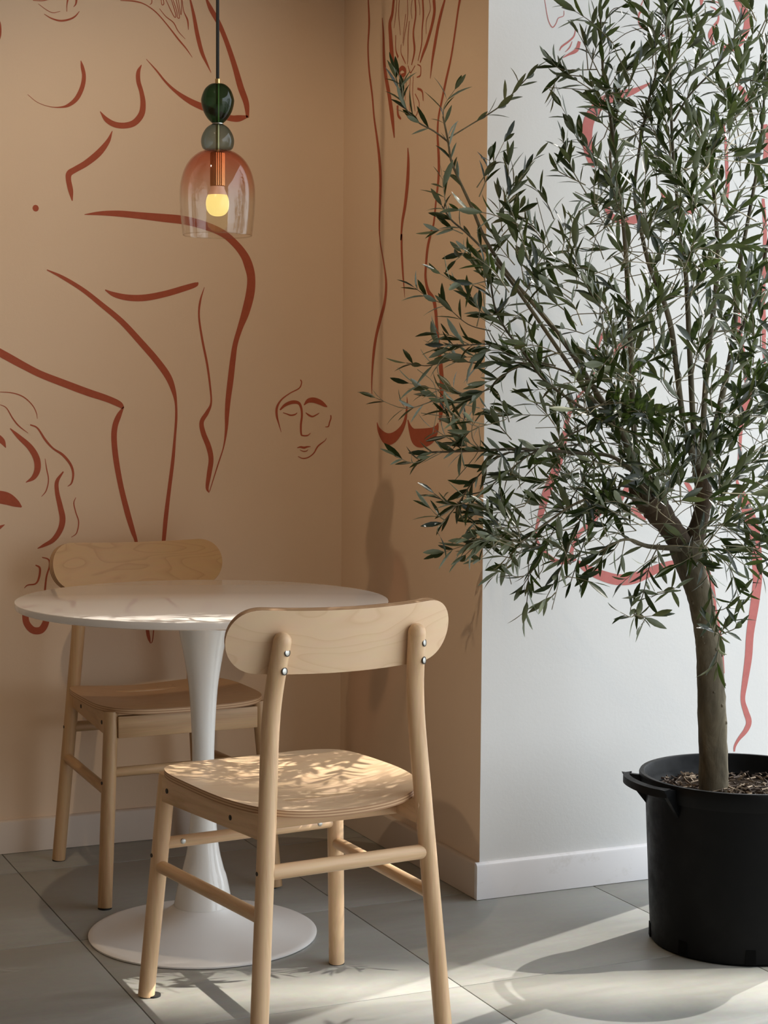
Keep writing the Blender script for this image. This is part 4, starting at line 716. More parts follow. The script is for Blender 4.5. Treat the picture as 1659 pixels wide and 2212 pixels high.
[.0303,.0255,1.7617,.0844,.0207,1.8113,.1365,.0168,1.8636],
[-.0464,.0262,1.7364,-.0742,.0156,1.7715,-.1062,.0068,1.8036],
[-.0003,-.1034,1.9126,.0144,-.1297,1.9696,.0304,-.1566,2.0252],
[.0047,-.0104,1.7655,-.0062,-.013,1.7999,-.0328,-.0085,1.8254],
[.1337,.1145,1.7268,.1681,.1234,1.7962,.1975,.1344,1.8679],
[-.0775,.1355,1.9275,-.0692,.1391,1.9962,-.0572,.1411,2.0646],
[.0772,.0346,1.7777,.0714,.021,1.8131,.0709,.005,1.8472],
[-.0534,.0721,1.8445,-.0385,.0582,1.8832,-.0225,.0437,1.9211],
[-.2328,-.2025,1.6188,-.2803,-.1859,1.6401,-.328,-.1691,1.6605],
[-.1344,-.1034,1.6977,-.1469,-.0778,1.7469,-.1388,-.0616,1.8025],
[-.0923,.1137,1.7121,-.0809,.1348,1.758,-.069,.1556,1.8043],
[.0229,.1026,1.7261,.0309,.0858,1.7697,.0531,.0627,1.8037],
[-.0616,-.2026,1.8453,-.0411,-.2044,1.8929,-.0011,-.215,1.9251],
[-.1804,-.0176,1.7007,-.2037,-.0125,1.7521,-.2498,.0029,1.7827],
[-.1459,-.1038,1.6589,-.1252,-.1261,1.6717,-.1016,-.1498,1.6724],
[.0246,-.0691,1.8028,-.0007,-.056,1.8344,-.0091,-.0505,1.8756],
[-.0832,-.1618,1.7,-.0812,-.1439,1.746,-.0892,-.1215,1.7889],
[-.0042,-.0111,1.7285,.0087,-.0374,1.7829,.037,-.0707,1.825],
[-.0207,.0512,1.6867,-.0072,.064,1.7348,.0157,.0725,1.7812],
[-.216,-.0984,1.8907,-.222,-.1051,1.9398,-.2137,-.1183,1.9864],
[-.2249,-.1352,1.6233,-.2323,-.1382,1.6892,-.2495,-.1368,1.7533],
[-.2714,-.047,1.7896,-.2691,-.0541,1.8242,-.2524,-.0678,1.8521],
[-.2813,-.0811,1.708,-.3159,-.0598,1.7368,-.3506,-.0384,1.7655],
[-.2033,.1568,1.7298,-.1881,.1456,1.7826,-.1832,.1391,1.8379],
[-.1599,.0856,1.7133,-.1863,.095,1.7667,-.2374,.1156,1.7928],
[-.2257,.1486,1.7625,-.2043,.1461,1.8249,-.1714,.1383,1.8819],
[-.2441,.1389,1.8233,-.272,.175,1.8541,-.2965,.2097,1.8906],
[-.196,.0613,1.8258,-.2367,.0611,1.8174,-.2774,.0608,1.8111],
[-.2395,.069,1.9111,-.2765,.0933,1.9544,-.3203,.1207,1.9885],
[-.1588,.1046,1.7942,-.1995,.1171,1.8031,-.2324,.126,1.8289],
[-.3265,.0124,1.1427,-.3325,.0096,1.1779,-.3395,.0072,1.2129],
[-.3202,.2056,.9907,-.3497,.243,.9926,-.3781,.28,1.0042],
[-.4206,-.0266,1.1194,-.4367,-.0042,1.1513,-.4612,.0221,1.1736],
[-.1416,.2929,1.0016,-.1866,.3051,.9944,-.2318,.3175,.9911],
[-.3038,.1119,.964,-.3481,.1113,.9904,-.3979,.1132,1.0016],
[-.3132,-.0037,1.0855,-.3345,.0019,1.1282,-.3638,.0111,1.1652],
[-.3057,.0679,1.1021,-.3353,.0888,1.1403,-.3534,.1045,1.1873],
[-.2374,.2176,1.0776,-.2205,.2322,1.1142,-.2138,.2515,1.1518],
[-.4185,-.1529,1.14,-.4139,-.1301,1.1712,-.4209,-.1022,1.1967],
[-.2528,.1939,1.1076,-.2773,.1965,1.1461,-.2976,.1973,1.1867],
[-.2438,.1356,1.1298,-.2355,.1534,1.1955,-.2451,.1794,1.2582],
[-.2256,.1631,.9547,-.2681,.1789,.9893,-.2903,.1856,1.0411],
[-.2536,.0682,1.0326,-.2931,.0618,1.0583,-.3258,.0524,1.0905],
[-.2771,.259,1.1343,-.3415,.261,1.1359,-.4051,.2626,1.1388],
[-.2856,.0378,1.0559,-.3478,.0615,1.0521,-.408,.0842,1.0353],
[-.205,.2837,1.0022,-.2255,.2836,1.0644,-.2411,.2814,1.1274],
[-.183,.1318,1.0411,-.2099,.1508,1.026,-.2377,.1703,1.0133],
[-.3337,.2273,.947,-.3903,.2369,.9337,-.4481,.2472,.9369],
[-.2952,.2435,1.0613,-.3351,.2563,1.0385,-.3694,.2665,1.0073],
[-.3254,.2355,1.5514,-.3784,.2502,1.5221,-.4303,.2643,1.4908],
[-.5254,-.0585,1.5113,-.5717,-.0253,1.5336,-.6216,.0094,1.5411],
[-.3815,-.0065,1.472,-.3677,.0104,1.5065,-.3511,.026,1.5409],
[-.3448,.1583,1.4612,-.3494,.1674,1.5191,-.3877,.1916,1.5564],
[-.358,.1025,1.4701,-.3826,.128,1.52,-.4163,.1576,1.5617],
[-.4247,.2115,1.5641,-.3975,.192,1.6246,-.3631,.1693,1.6795],
[-.3426,.082,1.4292,-.3782,.0881,1.4583,-.4163,.0954,1.4836],
[-.5071,-.0675,1.4434,-.5315,-.0775,1.4911,-.5578,-.0865,1.5374],
[-.3514,.0724,1.4726,-.3439,.0741,1.5064,-.3421,.0784,1.5407],
[-.2824,.1423,1.3931,-.3197,.1433,1.412,-.3557,.1438,1.4325],
[-.2927,.2106,1.5572,-.3013,.2262,1.5918,-.3164,.2448,1.6223],
[-.3129,.0831,.8446,-.3514,.1242,.8736,-.3819,.1617,.9153],
[-.2323,.2374,.9357,-.271,.2541,.9303,-.3071,.2697,.9467],
[-.5048,.0219,.9101,-.5432,.0555,.8782,-.5765,.0868,.838],
[-.3282,.2335,.8462,-.3573,.2711,.8178,-.3791,.3053,.7785],
[-.2785,.1676,.8626,-.3371,.2121,.8502,-.3971,.2571,.8466],
[-.424,.0721,.868,-.4526,.0811,.917,-.4851,.0919,.9629],
[-.236,.2043,.8895,-.3039,.2231,.87,-.3578,.2356,.8235],
[-.3058,.2519,.8536,-.3294,.2796,.8676,-.3551,.3083,.8571],
[-.269,.1545,.8626,-.3176,.1991,.8423,-.3646,.243,.8669],
[-.1098,-.1053,.8744,-.0584,-.1227,.8291,-.0352,-.1273,.7624],
[.0379,.0714,.8969,.0965,.0427,.9006,.154,.0145,.8874],
[-.0131,-.0296,.9325,-.0121,-.0313,1.0015,-.0331,-.0231,1.067],
[-.0745,-.0624,.9408,-.024,-.0817,.9696,.0309,-.1029,.9867],
[-.101,-.0458,.9022,-.0473,-.0917,.9137,.0063,-.1375,.9189],
[-.0349,-.0207,.8669,-.017,-.055,.8359,-.0132,-.083,.7946],
[-.0166,-.0636,.905,.047,-.0678,.9364,.1073,-.0706,.9742],
[-.0858,-.1338,.8736,-.0712,-.1579,.852,-.0557,-.1824,.8323],
[-.1692,-.1929,.8748,-.1291,-.2056,.9261,-.0796,-.2226,.9672],
[-.0484,.0349,.9426,.007,.0349,.9744,.0607,.0357,1.0097],
[-.3648,.4102,1.149,-.44,.4102,1.1649,-.5137,.4102,1.1855],
[-.5034,.3437,1.1674,-.5762,.3517,1.148,-.6471,.3589,1.1713],
[-.5552,.0445,1.1132,-.5761,.068,1.0941,-.5763,.082,1.0593],
[-.5513,.015,1.1177,-.6087,.0313,1.1339,-.6543,.0422,1.1735],
[-.6105,.0684,1.1839,-.6439,.0933,1.1917,-.6774,.1181,1.2005],
[-.1708,.2138,.9446,-.2108,.2532,.9938,-.2558,.2948,1.0373],
[-.2395,.1158,.9024,-.2627,.1237,.9665,-.2579,.1189,1.0342],
[-.2912,-.0299,.8706,-.3205,-.041,.8391,-.3516,-.0512,.8095],
[-.1979,.0128,.8961,-.2361,.0112,.9285,-.2548,.0007,.9725],
[-.2786,.0107,.8651,-.3125,.0481,.8435,-.3496,.087,.8309],
[-.252,-.0584,.9416,-.2946,-.0466,.94,-.3372,-.0348,.9401],
[-.0391,.1769,.8254,-.0859,.1738,.7988,-.1303,.1695,.7697],
[-.2107,-.0101,.9282,-.2725,-.0019,.96,-.334,.0061,.991],
[-.1956,.0722,.9354,-.2314,.0685,.9048,-.2744,.0681,.8846],
[-.1518,-.1191,1.0226,-.1356,-.1388,1.0727,-.1163,-.1599,1.1205],
[-.2856,-.1294,.9532,-.3448,-.1265,.9686,-.4018,-.1246,.9514],
[-.1672,-.1508,.9876,-.1375,-.1454,1.0459,-.1142,-.1372,1.1068],
[-.0728,-.0638,.9665,-.0373,-.0927,.9429,-.0038,-.1207,.9161],
[-.2171,-.0837,1.0277,-.2422,-.0753,1.0487,-.2597,-.0704,1.0771],
[-.2122,-.1339,1.037,-.2262,-.116,1.0982,-.2693,-.085,1.1354],
[-.2157,-.0904,.9252,-.2095,-.0925,.994,-.187,-.1019,1.0583],
[-.2252,-.1615,.9669,-.1999,-.1947,.9737,-.1746,-.228,.9758],
[-.2773,-.1349,.9182,-.3383,-.1338,.945,-.3979,-.1334,.973],
[-.1265,-.0402,.9512,-.1454,-.0198,.977,-.1662,.0015,1.0008],
[-.3275,-.1299,1.0376,-.3683,-.1166,1.0445,-.4089,-.1035,1.052],
[-.0804,-.0715,1.0287,-.0838,-.046,1.0642,-.0952,-.0168,1.0946],
[-.1609,-.0074,.9779,-.156,.0056,1.0266,-.1669,.0257,1.0715],
[-.1881,-.0281,1.0115,-.2214,.0096,1.0634,-.2376,.0395,1.1285],
[-.0739,-.0483,.9019,-.0251,-.0841,.8666,.0184,-.1175,.8233],
[-.2155,-.1054,.9469,-.2442,-.0921,.9632,-.2669,-.0817,.9887],
[-.0491,-.0716,.9157,.0134,-.0787,.88,.0814,-.0883,.8552],
[-.2236,-.0563,.936,-.2878,-.041,.9636,-.3363,-.0328,1.0148],
[-.1703,-.074,.9792,-.1676,-.0961,1.0224,-.1685,-.1165,1.0662],
[-.2364,-.1706,1.0135,-.2723,-.1746,1.0396,-.3057,-.1797,1.0677],
[-.2278,-.0725,.9848,-.2408,-.048,1.0114,-.247,-.0266,1.0435],
[-.1752,-.1169,.9577,-.1783,-.1128,1.0172,-.1916,-.1042,1.0748],
[-.1685,-.1075,.9747,-.1735,-.1116,1.0164,-.1694,-.1199,1.0571],
[-.1697,-.0962,1.0543,-.1948,-.0854,1.0866,-.2008,-.0831,1.1282],
[-.2392,-.093,.9222,-.3049,-.0874,.9527,-.3667,-.0835,.9889],
[-.1588,-.0039,.9742,-.1709,.0146,1.0115,-.1885,.0356,1.045],
[-.2195,-.0029,.9935,-.2616,.0337,1.0087,-.2938,.0658,1.0453],
[-.153,-.0487,.9233,-.1669,-.031,.9702,-.2015,-.0039,.9975],
[-.1004,-.1205,1.0343,-.0715,-.1336,1.0874,-.0439,-.1462,1.1411],
[-.0867,-.1215,.956,-.0864,-.1282,1.0225,-.0684,-.143,1.0842],
[-.4608,.0349,.9075,-.5072,.0495,.905,-.5509,.0629,.8891],
[-.5108,-.0321,.8736,-.5578,-.0216,.8895,-.6067,-.0103,.8893],
[-.5114,.0019,.8967,-.5629,.0439,.879,-.6137,.0857,.8563],
[-.4813,.0465,.9111,-.5131,.0607,.9149,-.545,.0749,.9177],
[-.4509,.0399,.8996,-.496,.0521,.8892,-.5356,.0618,.8651],
[-.453,.0359,.9516,-.492,.0743,.9362,-.5333,.1138,.9344],
[-.434,.0857,.8824,-.485,.0906,.91,-.5356,.0954,.9371],
[-.436,.1055,.8362,-.4659,.1295,.8415,-.4956,.1533,.8326],
[-.2462,-.3767,1.1442,-.2207,-.3876,1.1667,-.2008,-.3959,1.1951],
[-.3349,-.3186,1.477,-.3061,-.3045,1.5276,-.259,-.2987,1.5666],
[-.2474,-.2618,1.5471,-.2902,-.2697,1.572,-.323,-.2821,1.6048],
[-.3691,-.2619,1.2051,-.3969,-.2464,1.2254,-.4286,-.2292,1.2366],
[-.3939,-.2754,1.2867,-.4401,-.2753,1.2551,-.4783,-.2788,1.2155],
[-.4102,-.2363,1.2398,-.4065,-.2202,1.2768,-.3996,-.2056,1.3143],
[-.3034,-.3414,1.2202,-.2881,-.3365,1.2766,-.2717,-.3322,1.333],
[-.3468,-.2479,1.4899,-.3586,-.2508,1.5509,-.3614,-.2578,1.6119],
[-.2624,-.1783,1.4056,-.2204,-.2006,1.4275,-.1747,-.2245,1.4369],
[-.3064,-.3424,1.4511,-.2412,-.35,1.4635,-.1743,-.3583,1.4627],
[-.1521,-.2309,1.4418,-.1989,-.2239,1.466,-.2513,-.2144,1.465],
[-.3464,-.2759,1.2574,-.3408,-.2624,1.3194,-.3186,-.2564,1.3797],
[-.4203,-.2979,1.481,-.4419,-.2847,1.5394,-.4539,-.2759,1.6013],
[-.4785,-.3193,1.33,-.4905,-.296,1.3539,-.4973,-.2751,1.3826],
[-.4247,-.3689,1.4462,-.418,-.3628,1.4843,-.4024,-.3609,1.5204],
[-.3148,-.1902,1.5018,-.3318,-.2029,1.5401,-.3541,-.2133,1.5763],
[-.2954,-.2311,1.2085,-.2979,-.2367,1.2523,-.3081,-.2388,1.2953],
[-.1469,-.3027,1.3516,-.1416,-.3182,1.3837,-.126,-.3384,1.408],
[-.238,-.4024,1.3107,-.2277,-.3867,1.3626,-.2084,-.375,1.414],
[-.4406,-.2619,1.3419,-.4728,-.2387,1.3839,-.5078,-.2142,1.423],
[-.2427,-.2182,1.4362,-.2539,-.223,1.4726,-.2618,-.2292,1.5092],
[-.2976,-.3514,1.5086,-.3293,-.361,1.5485,-.3653,-.3685,1.5849],
[-.3843,-.282,1.4619,-.3544,-.273,1.4981,-.3135,-.2691,1.524],
[-.2998,-.4267,1.1885,-.2777,-.4269,1.2228,-.2601,-.425,1.2597],
[-.3029,-.3629,1.4079,-.3239,-.3344,1.4519,-.3336,-.311,1.5036],
[-.3228,-.2154,1.2974,-.3188,-.2055,1.3618,-.3057,-.1998,1.4258],
[-.468,-.2506,1.5379,-.4817,-.2697,1.5756,-.488,-.2921,1.6122],
[-.3376,-.2137,1.2931,-.3304,-.2304,1.3416,-.3004,-.2574,1.3722],
[-.2912,-.2175,1.2742,-.303,-.224,1.3346,-.314,-.2307,1.3946],
[-.327,-.363,1.5313,-.3131,-.3465,1.5904,-.2903,-.334,1.6488],
[-.1924,-.2473,1.5325,-.2039,-.2541,1.5888,-.232,-.2534,1.6399],
[-.3995,-.1794,1.1604,-.4416,-.1424,1.15,-.4842,-.105,1.1606],
[-.2735,-.301,1.3701,-.2273,-.2984,1.398,-.1768,-.2977,1.419],
[-.4546,-.2908,1.2374,-.4274,-.3005,1.2878,-.3938,-.3132,1.3334],
[-.1947,-.3806,1.2917,-.1997,-.3831,1.3238,-.2068,-.3848,1.3556],
[-.439,-.3045,1.4234,-.4269,-.3241,1.4706,-.3988,-.351,1.5049],
[-.2527,-.2041,1.3788,-.2444,-.2275,1.4145,-.2407,-.2488,1.452],
[-.3438,-.367,1.4135,-.3232,-.3672,1.4669,-.323,-.3582,1.5232],
[-.315,-.3458,1.3632,-.314,-.3539,1.3962,-.3329,-.353,1.4257],
[-.4099,-.2577,1.5317,-.4327,-.2686,1.5823,-.4442,-.2846,1.6337],
[-.3548,-.0154,.9603,-.285,-.1218,1.0109,-.3394,-.2366,1.0215],
[.0013,-.1652,1.1567,-.0337,-.2764,1.1919,-.1197,-.3811,1.187],
[.0013,-.1652,1.1567,-.1066,-.2253,1.2646,-.2329,-.3318,1.3326],
[-.0633,.0261,1.2726,-.1181,-.0651,1.2966,-.1555,-.1314,1.2806],
[-.3088,-.0252,1.1307,-.3463,-.2213,1.1491,-.3955,-.3418,1.1275],
[.0013,-.1652,1.1567,-.0492,-.3277,1.2659,-.1514,-.4148,1.3352],
[-.0204,-.1005,1.137,-.0501,-.0909,1.1375,-.1097,-.1497,1.098],
[.0013,-.1652,1.1567,-.1181,-.2291,1.2451,-.1861,-.3482,1.2935],
[.0013,-.1652,1.1567,-.1149,-.3353,1.2638,-.1799,-.452,1.3309],
[-.239,.0153,1.1061,-.2147,-.0068,1.148,-.2088,-.0571,1.1499],
[.0013,-.1652,1.1567,-.0539,-.2666,1.2195,-.1314,-.405,1.2424],
[-.3088,-.0252,1.1307,-.3381,-.1028,1.1513,-.3906,-.2402,1.1319],
[-.0204,-.1005,1.137,-.0622,-.0898,1.1523,-.0918,-.1366,1.1276],
[-.3088,-.0252,1.1307,-.3174,-.1365,1.1545,-.2711,-.27,1.1383],
[-.3548,-.0154,.9603,-.3539,-.0183,.976,-.3408,-.0626,.9517],
[-.3088,-.0252,1.1307,-.3924,-.1438,1.1339,-.3726,-.2886,1.0971],
[.0013,-.1652,1.1567,.0192,-.1813,1.2088,-.0169,-.1841,1.221],
[.0013,-.1652,1.1567,-.0804,-.279,1.1724,-.136,-.3716,1.1482],
[-.0204,-.1005,1.137,-.1071,-.094,1.1334,-.1477,-.1569,1.0898],
[.0013,-.1652,1.1567,-.0749,-.3116,1.326,-.1351,-.4634,1.4553],
[.0013,-.1652,1.1567,-.1078,-.2187,1.1841,-.1743,-.2969,1.1714],
[-.3088,-.0252,1.1307,-.3309,-.1684,1.2188,-.3344,-.3058,1.267],
[-.3088,-.0252,1.1307,-.3389,-.1003,1.165,-.3686,-.2218,1.1592],
[.0013,-.1652,1.1567,-.0699,-.243,1.2034,-.1775,-.3521,1.2101],
[-.3088,-.0252,1.1307,-.3265,-.1909,1.1513,-.3772,-.3183,1.1319],
[-.3548,-.0154,.9603,-.3258,-.0659,.9885,-.3608,-.1127,.9767],
]

def stroke(wall, pts):
    P = crom(pts, 5); bm = bmesh.new(); L = []; n = len(P)
    for i, q in enumerate(P):
        t = Vector((P[min(i+1, n-1)].x-P[max(i-1, 0)].x, P[min(i+1, n-1)].y-P[max(i-1, 0)].y)).normalized()
        s = Vector((-t.y, t.x))*max(q.z, .0008)*.5
        row = []
        for k in (-1, 1):
            u, z = q.x+s.x*k, q.y+s.y*k
            row.append(bm.verts.new({'B': (u, YB-.0006, z), 'F': (u, YF-.0006, z), 'S': (XS-.0006, u, z)}[wall]))
        L.append(row)
    for a, b in zip(L, L[1:]): bm.faces.new((a[0], a[1], b[1], b[0]))
    par = wall_back if wall == 'B' else wall_pillar
    o = link('painted_stroke', bm, M_PINK if wall == 'F' else M_RED, par, smooth=False)
for wll, pts in STROKES: stroke(wll, pts)

# ------------------------------------------------------------------ chairs
def make_chair(loc, rz, label, veneer, seatv, W_Z, W_X, W_Y):
    root = thing('dining_chair', (loc[0], loc[1], 0), rz, label, 'chair')
    R = .0168
    for s in (-1, 1):
        ft, fb = Vector((s*.1855, .1721, .40)), Vector((s*.2112, .2077, .003))
        d = (ft-fb)/(.40-.003)
        link('leg', tube([fb, fb+d*.2, ft, ft+d*.046], [R*.97, R, R, R], 20), W_Z, root)
        pts = crom([(s*.1900, -.2488, .003), (s*.1760, -.2355, .20), (s*.1585, -.2194, .44), (s*.1462, -.2093, .62), (s*.1347, -.2330, .764)], 8)
        link('leg', tube(pts, [R*.98]*len(pts), 20, dome1=True), W_Z, root)
        for (x, y) in ((s*.2112, .2077), (s*.1900, -.2488)):
            off = .012 if (s < 0 and y > 0) else 0
            link('foot_pad', lathe([(0, .0), (R*.95, 0), (R*.95, .0035), (0, .0035)], 20, (x+off, y-off*.3)), M_PAD, root)
        # side rail: a board with rounded corners let into the legs
        bm = bmesh.new(); x0, x1 = s*.180, s*.199
        y0, y1, z0, z1 = -.224, .176, .392, .441
        sec = []
        for cx, cy, a0 in ((y1-.012, z1-.006, 0), (y0+.006, z1-.012, 90), (y0+.012, z0+.012, 180), (y1-.012, z0+.012, 270)):
            for k in range(4):
                a = math.radians(a0+k*30); rr = .011
                sec.append((cx+rr*math.cos(a)*.9, cy+rr*math.sin(a)*.9))
        skew = lambda y: s*(-.012+(y-y0)/(y1-y0)*.0)*0 + s*((y-y0)/(y1-y0)-1)*.036
        A = [bm.verts.new((x0+skew(y), y, z)) for y, z in sec]; B = [bm.verts.new((x1+skew(y), y, z)) for y, z in sec]
        bm.faces.new(A); bm.faces.new(B[::-1])
        for k in range(len(sec)): bm.faces.new((A[k], A[(k+1) % len(sec)], B[(k+1) % len(sec)], B[k]))
        link('side_rail', bm, W_Y, root, angle=40)
        link('side_stretcher', tube([(s*.171, -.231, .263), (s*.194, .184, .263)], [.0125, .0125], 16, dome0=True, dome1=True), W_Y, root)
        # fixings
        for (x, y, z) in ((s*(.199-.025), -.10, .415), (s*(.199-.003), .14, .418)):
            link('bolt', disc((x, y, z), (s, 0, 0), .0050, .003), M_HOLE, root)
        link('bolt', disc((s*.1935+s*.0163, .183, .285), (s, 0, 0), .004, .003), M_HOLE, root)
        link('bolt', disc((s*.165+s*.0160, -.226, .343), (s, 0, 0), .004, .003), M_HOLE, root)
        for z in (.728, .695):
            t = (z-.62)/.144; px, py = s*(.1462-.0115*t), -.2093-.0225*t
            n = Vector((.34 if s < 0 else .55, -.9, .08)).normalized(); c = Vector((px, py, z))+n*R*.98
            h = link('screw', disc(c, n, .0070, .002, 18), M_HOLE, root)
            link('screw_head', disc(c+n*.0004-Vector((.0007, 0, 0)), n, .0053, .0026, 16), M_STEEL, h)
            
    link('front_rail', box(-.172, .172, .171, .189, .386, .437, .003), W_X, root)
    link('rear_rail', box(-.165, .165, -.135, -.118, .393, .441, .003), W_X, root)
    link('front_stretcher', tube([(-.191, .180, .307), (.191, .180, .307)], [.0118, .0118], 16, dome0=True, dome1=True), W_X, root)
    link('rear_stretcher', tube([(-.1655, -.226, .342), (.1655, -.226, .342)], [.0135, .0135], 16, dome0=True, dome1=True), W_X, root)
    for s in (-1, 1): link('bolt', disc((s*.150, .180-.0112, .309), (0, -1, .1), .0052, .003), M_STEEL, root)
    # seat: moulded plywood, sides turned up a little
    def outline(a):
        c_, s_ = math.cos(a), math.sin(a)
        n = 4.4 if s_ > 0 else 4.0
        r = (abs(c_)**n+abs(s_)**n)**(-1/n); x, y = r*c_, r*s_
        hw = .208 if y > 0 else .208-.022*y*y
        return x*hw, (.214*y if y > 0 else .222*y)
    def zt(x, y):
        t = min(1, max(0, (.15-y)/.20)); t = t*t*(3-2*t)
        return .4545+.09*x*x+t*(-.0165+.41*x*x)-.40*max(0, y-.15)**2
    N, K = 96, 10; TH = .0125; bm = bmesh.new(); ring = []
    for k in range(K+1):
        q = k/K
        ring.append([bm.verts.new((outline(2*math.pi*j/N)[0]*q, outline(2*math.pi*j/N)[1]*q, 0)) for j in range(N)] if k else [bm.verts.new((0, 0, 0))])
    for k in range(K):
        for j in range(N):
            j2 = (j+1) % N
            if k == 0: bm.faces.new((ring[0][0], ring[1][j], ring[1][j2]))
            else: bm.faces.new((ring[k][j], ring[k+1][j], ring[k+1][j2], ring[k][j2]))
    for v in bm.verts: v.co.z = zt(v.co.x, v.co.y)
    top = list(bm.faces); prev = ring[K]; LAY = 5
    for l in range(1, LAY+1):
        cur = [bm.verts.new((v.co.x, v.co.y, v.co.z-TH/LAY)) for v in prev]
        for j in range(N):
            f_ = bm.faces.new((prev[j], cur[j], cur[(j+1) % N], prev[(j+1) % N])); f_.material_index = 1 if l % 2 else 2
        prev = cur
    cen = bm.verts.new((0, 0, zt(0, 0)-TH)); lo = [bm.verts.new((v.co.x*.5, v.co.y*.5, zt(v.co.x*.5, v.co.y*.5)-TH)) for v in prev]
    for j in range(N):
        bm.faces.new((prev[j], lo[j], lo[(j+1) % N], prev[(j+1) % N])); bm.faces.new((lo[j], cen, lo[(j+1) % N]))
    link('seat', bm, [seatv, EDGE_D, EDGE_L], root, angle=50)
    # backrest: curved plywood stadium
    bm = bmesh.new(); W, H, zc, th = .2265, .0575, .7465, .0165; tilt = math.tan(math.radians(13))
    def bend(x, z, off):
        y = -.2290+.75*x*x-(z-zc)*tilt
        nx = Vector((-1.5*x, 1, tilt)).normalized()
        return Vector((x, y, z))+nx*off
    NX, NZ = 48, 8; G = {}
    def half(x):
        e = W-.062; ax = abs(x)
        return H if ax <= e else H*math.sqrt(max(0, 1-((ax-e)/.062)**2.3))
    xs = [W*math.sin(math.pi/2*(i/NX*2-1)) for i in range(NX+1)]
    def ringpts(off):
        return [bend(x, zc+(half(x)*(j/NZ*2-1)) - .009*(1-(x/W)**2)+.003, off) for x in xs for j in range(NZ+1)]
    F = [bm.verts.new(q) for q in ringpts(th)]; B = [bm.verts.new(q) for q in ringpts(0)]
    idx = lambda i, j: i*(NZ+1)+j
    for i in range(NX):
        for j in range(NZ):
            bm.faces.new((F[idx(i, j)], F[idx(i+1, j)], F[idx(i+1, j+1)], F[idx(i, j+1)]))
            bm.faces.new((B[idx(i, j)], B[idx(i, j+1)], B[idx(i+1, j+1)], B[idx(i+1, j)]))
    loop = [idx(i, 0) for i in range(NX+1)]+[idx(NX, j) for j in range(1, NZ+1)]+[idx(i, NZ) for i in range(NX-1, -1, -1)]+[idx(0, j) for j in range(NZ-1, 0, -1)]
    prev = [B[k] for k in loop]
    for l in range(1, 6):
        cur = [F[k] for k in loop] if l == 5 else [bm.verts.new(B[k].co.lerp(F[k].co, l/5)) for k in loop]
        for j in range(len(loop)):
            vs_ = (prev[j], cur[j], cur[(j+1) % len(loop)], prev[(j+1) % len(loop)])
            try: bm.faces.new(vs_).material_index = 1 if l % 2 else 2
            except ValueError: pass
        prev = cur
    bmesh.ops.remove_doubles(bm, verts=bm.verts, dist=.00004)
    link('backrest', bm, [veneer, EDGE_D, EDGE_L], root, angle=50)
    return root
make_chair((1.2103, 3.0969), .0964, 'pale birch dining chair nearest the camera, its back turned to us', PLY_BACK, PLY_SEAT, W_Z, W_X, W_Y)
make_chair((1.2688, 4.1084), -3.1086, 'amber-backed, shade-toned birch dining chair behind the round table, against the mural wall', PLY_GOLD, PLY_SHSEAT, S_Z, S_X, S_Y)

# ------------------------------------------------------------------ table
tb = thing('pedestal_table', (1.2114, 3.6271, 0), 0, 'round white pedestal table with a trumpet-shaped foot between the two chairs', 'table')
TR = .3996
link('table_top', lathe([(0, .735), (TR-.0022, .735), (TR-.0006, .7344), (TR, .7332), (TR-.0006, .7235), (TR-.0022, .7198), (TR-.010, .7172), (TR-.016, .7165), (0, .7165)], 128), M_TABLE, tb, angle=30)
prof = crom([(.062, .7165, 0), (.0535, .670, 0), (.040, .600, 0), (.0309, .537, 0), (.0258, .456, 0), (.0237, .385, 0), (.0250, .30, 0), (.0330, .201, 0), (.0435, .150, 0), (.0520, .123, 0), (.0635, .066, 0)], 5)
link('stem', lathe([(q.x, q.y) for q in prof]+[(.060, .060)], 64), M_STEM, tb)
prof = crom([(.0655, .064, 0), (.078, .053, 0), (.105, .037, 0), (.15, .022, 0), (.20, .0125, 0), (.244, .0075, 0)], 5)
link('base', lathe([(.058, .0655), (.0645, .0655)]+[(q.x, q.y) for q in prof]+[(.2482, .005), (.2475, .0015), (0, .0015)], 96), M_FOOT, tb, angle=30)

# ------------------------------------------------------------------ pendant lamp
LX, LY = 1.2114+.0295*.9484, 3.6271-.0295*.3168
lamp = thing('pendant_lamp', (LX, LY, 0), 0, 'glass pendant lamp with green, smoky and rose blown shapes above the table', 'lamp')
link('cord', tube([(0, 0, 1.838), (-.0010, 0, 2.4), (-.0012, 0, ZC)], [.0036]*3, 12), M_CORD, lamp)
link('ceiling_cup', lathe([(0, ZC), (.045, ZC), (.045, ZC-.02), (.012, ZC-.05), (0, ZC-.05)], 32), M_BRASS, lamp)
link('collar', lathe([(0, 1.842), (.0055, 1.842), (.0055, 1.8315), (0, 1.8315)], 20), M_BRASS, lamp)
link('rod', tube([(0, 0, 1.832), (0, 0, 1.68)], [.0042, .0042], 14), M_BRASS, lamp)
def smooth_prof(pts, n=6): return [(max(q.x, 0), q.y) for q in crom([(a, b, 0) for a, b in pts], n)]
link('green_glass_bulb', lathe(smooth_prof([(.006, 1.8318), (.016, 1.8305), (.0275, 1.820), (.0345, 1.802), (.0345, 1.790), (.030, 1.774), (.022, 1.760), (.0125, 1.7505), (.010, 1.749)]), 48), G_GREEN, lamp)
link('spacer', lathe([(0, 1.7505), (.0115, 1.7505), (.0118, 1.7475), (0, 1.7475)], 24), M_STEEL, lamp)
link('smoky_glass_bulb', lathe(smooth_prof([(.010, 1.7475), (.014, 1.7465), (.024, 1.739), (.032, 1.726), (.0352, 1.713), (.0335, 1.701), (.029, 1.6945), (.018, 1.6925), (.008, 1.6935)]), 48), G_BLUE, lamp)
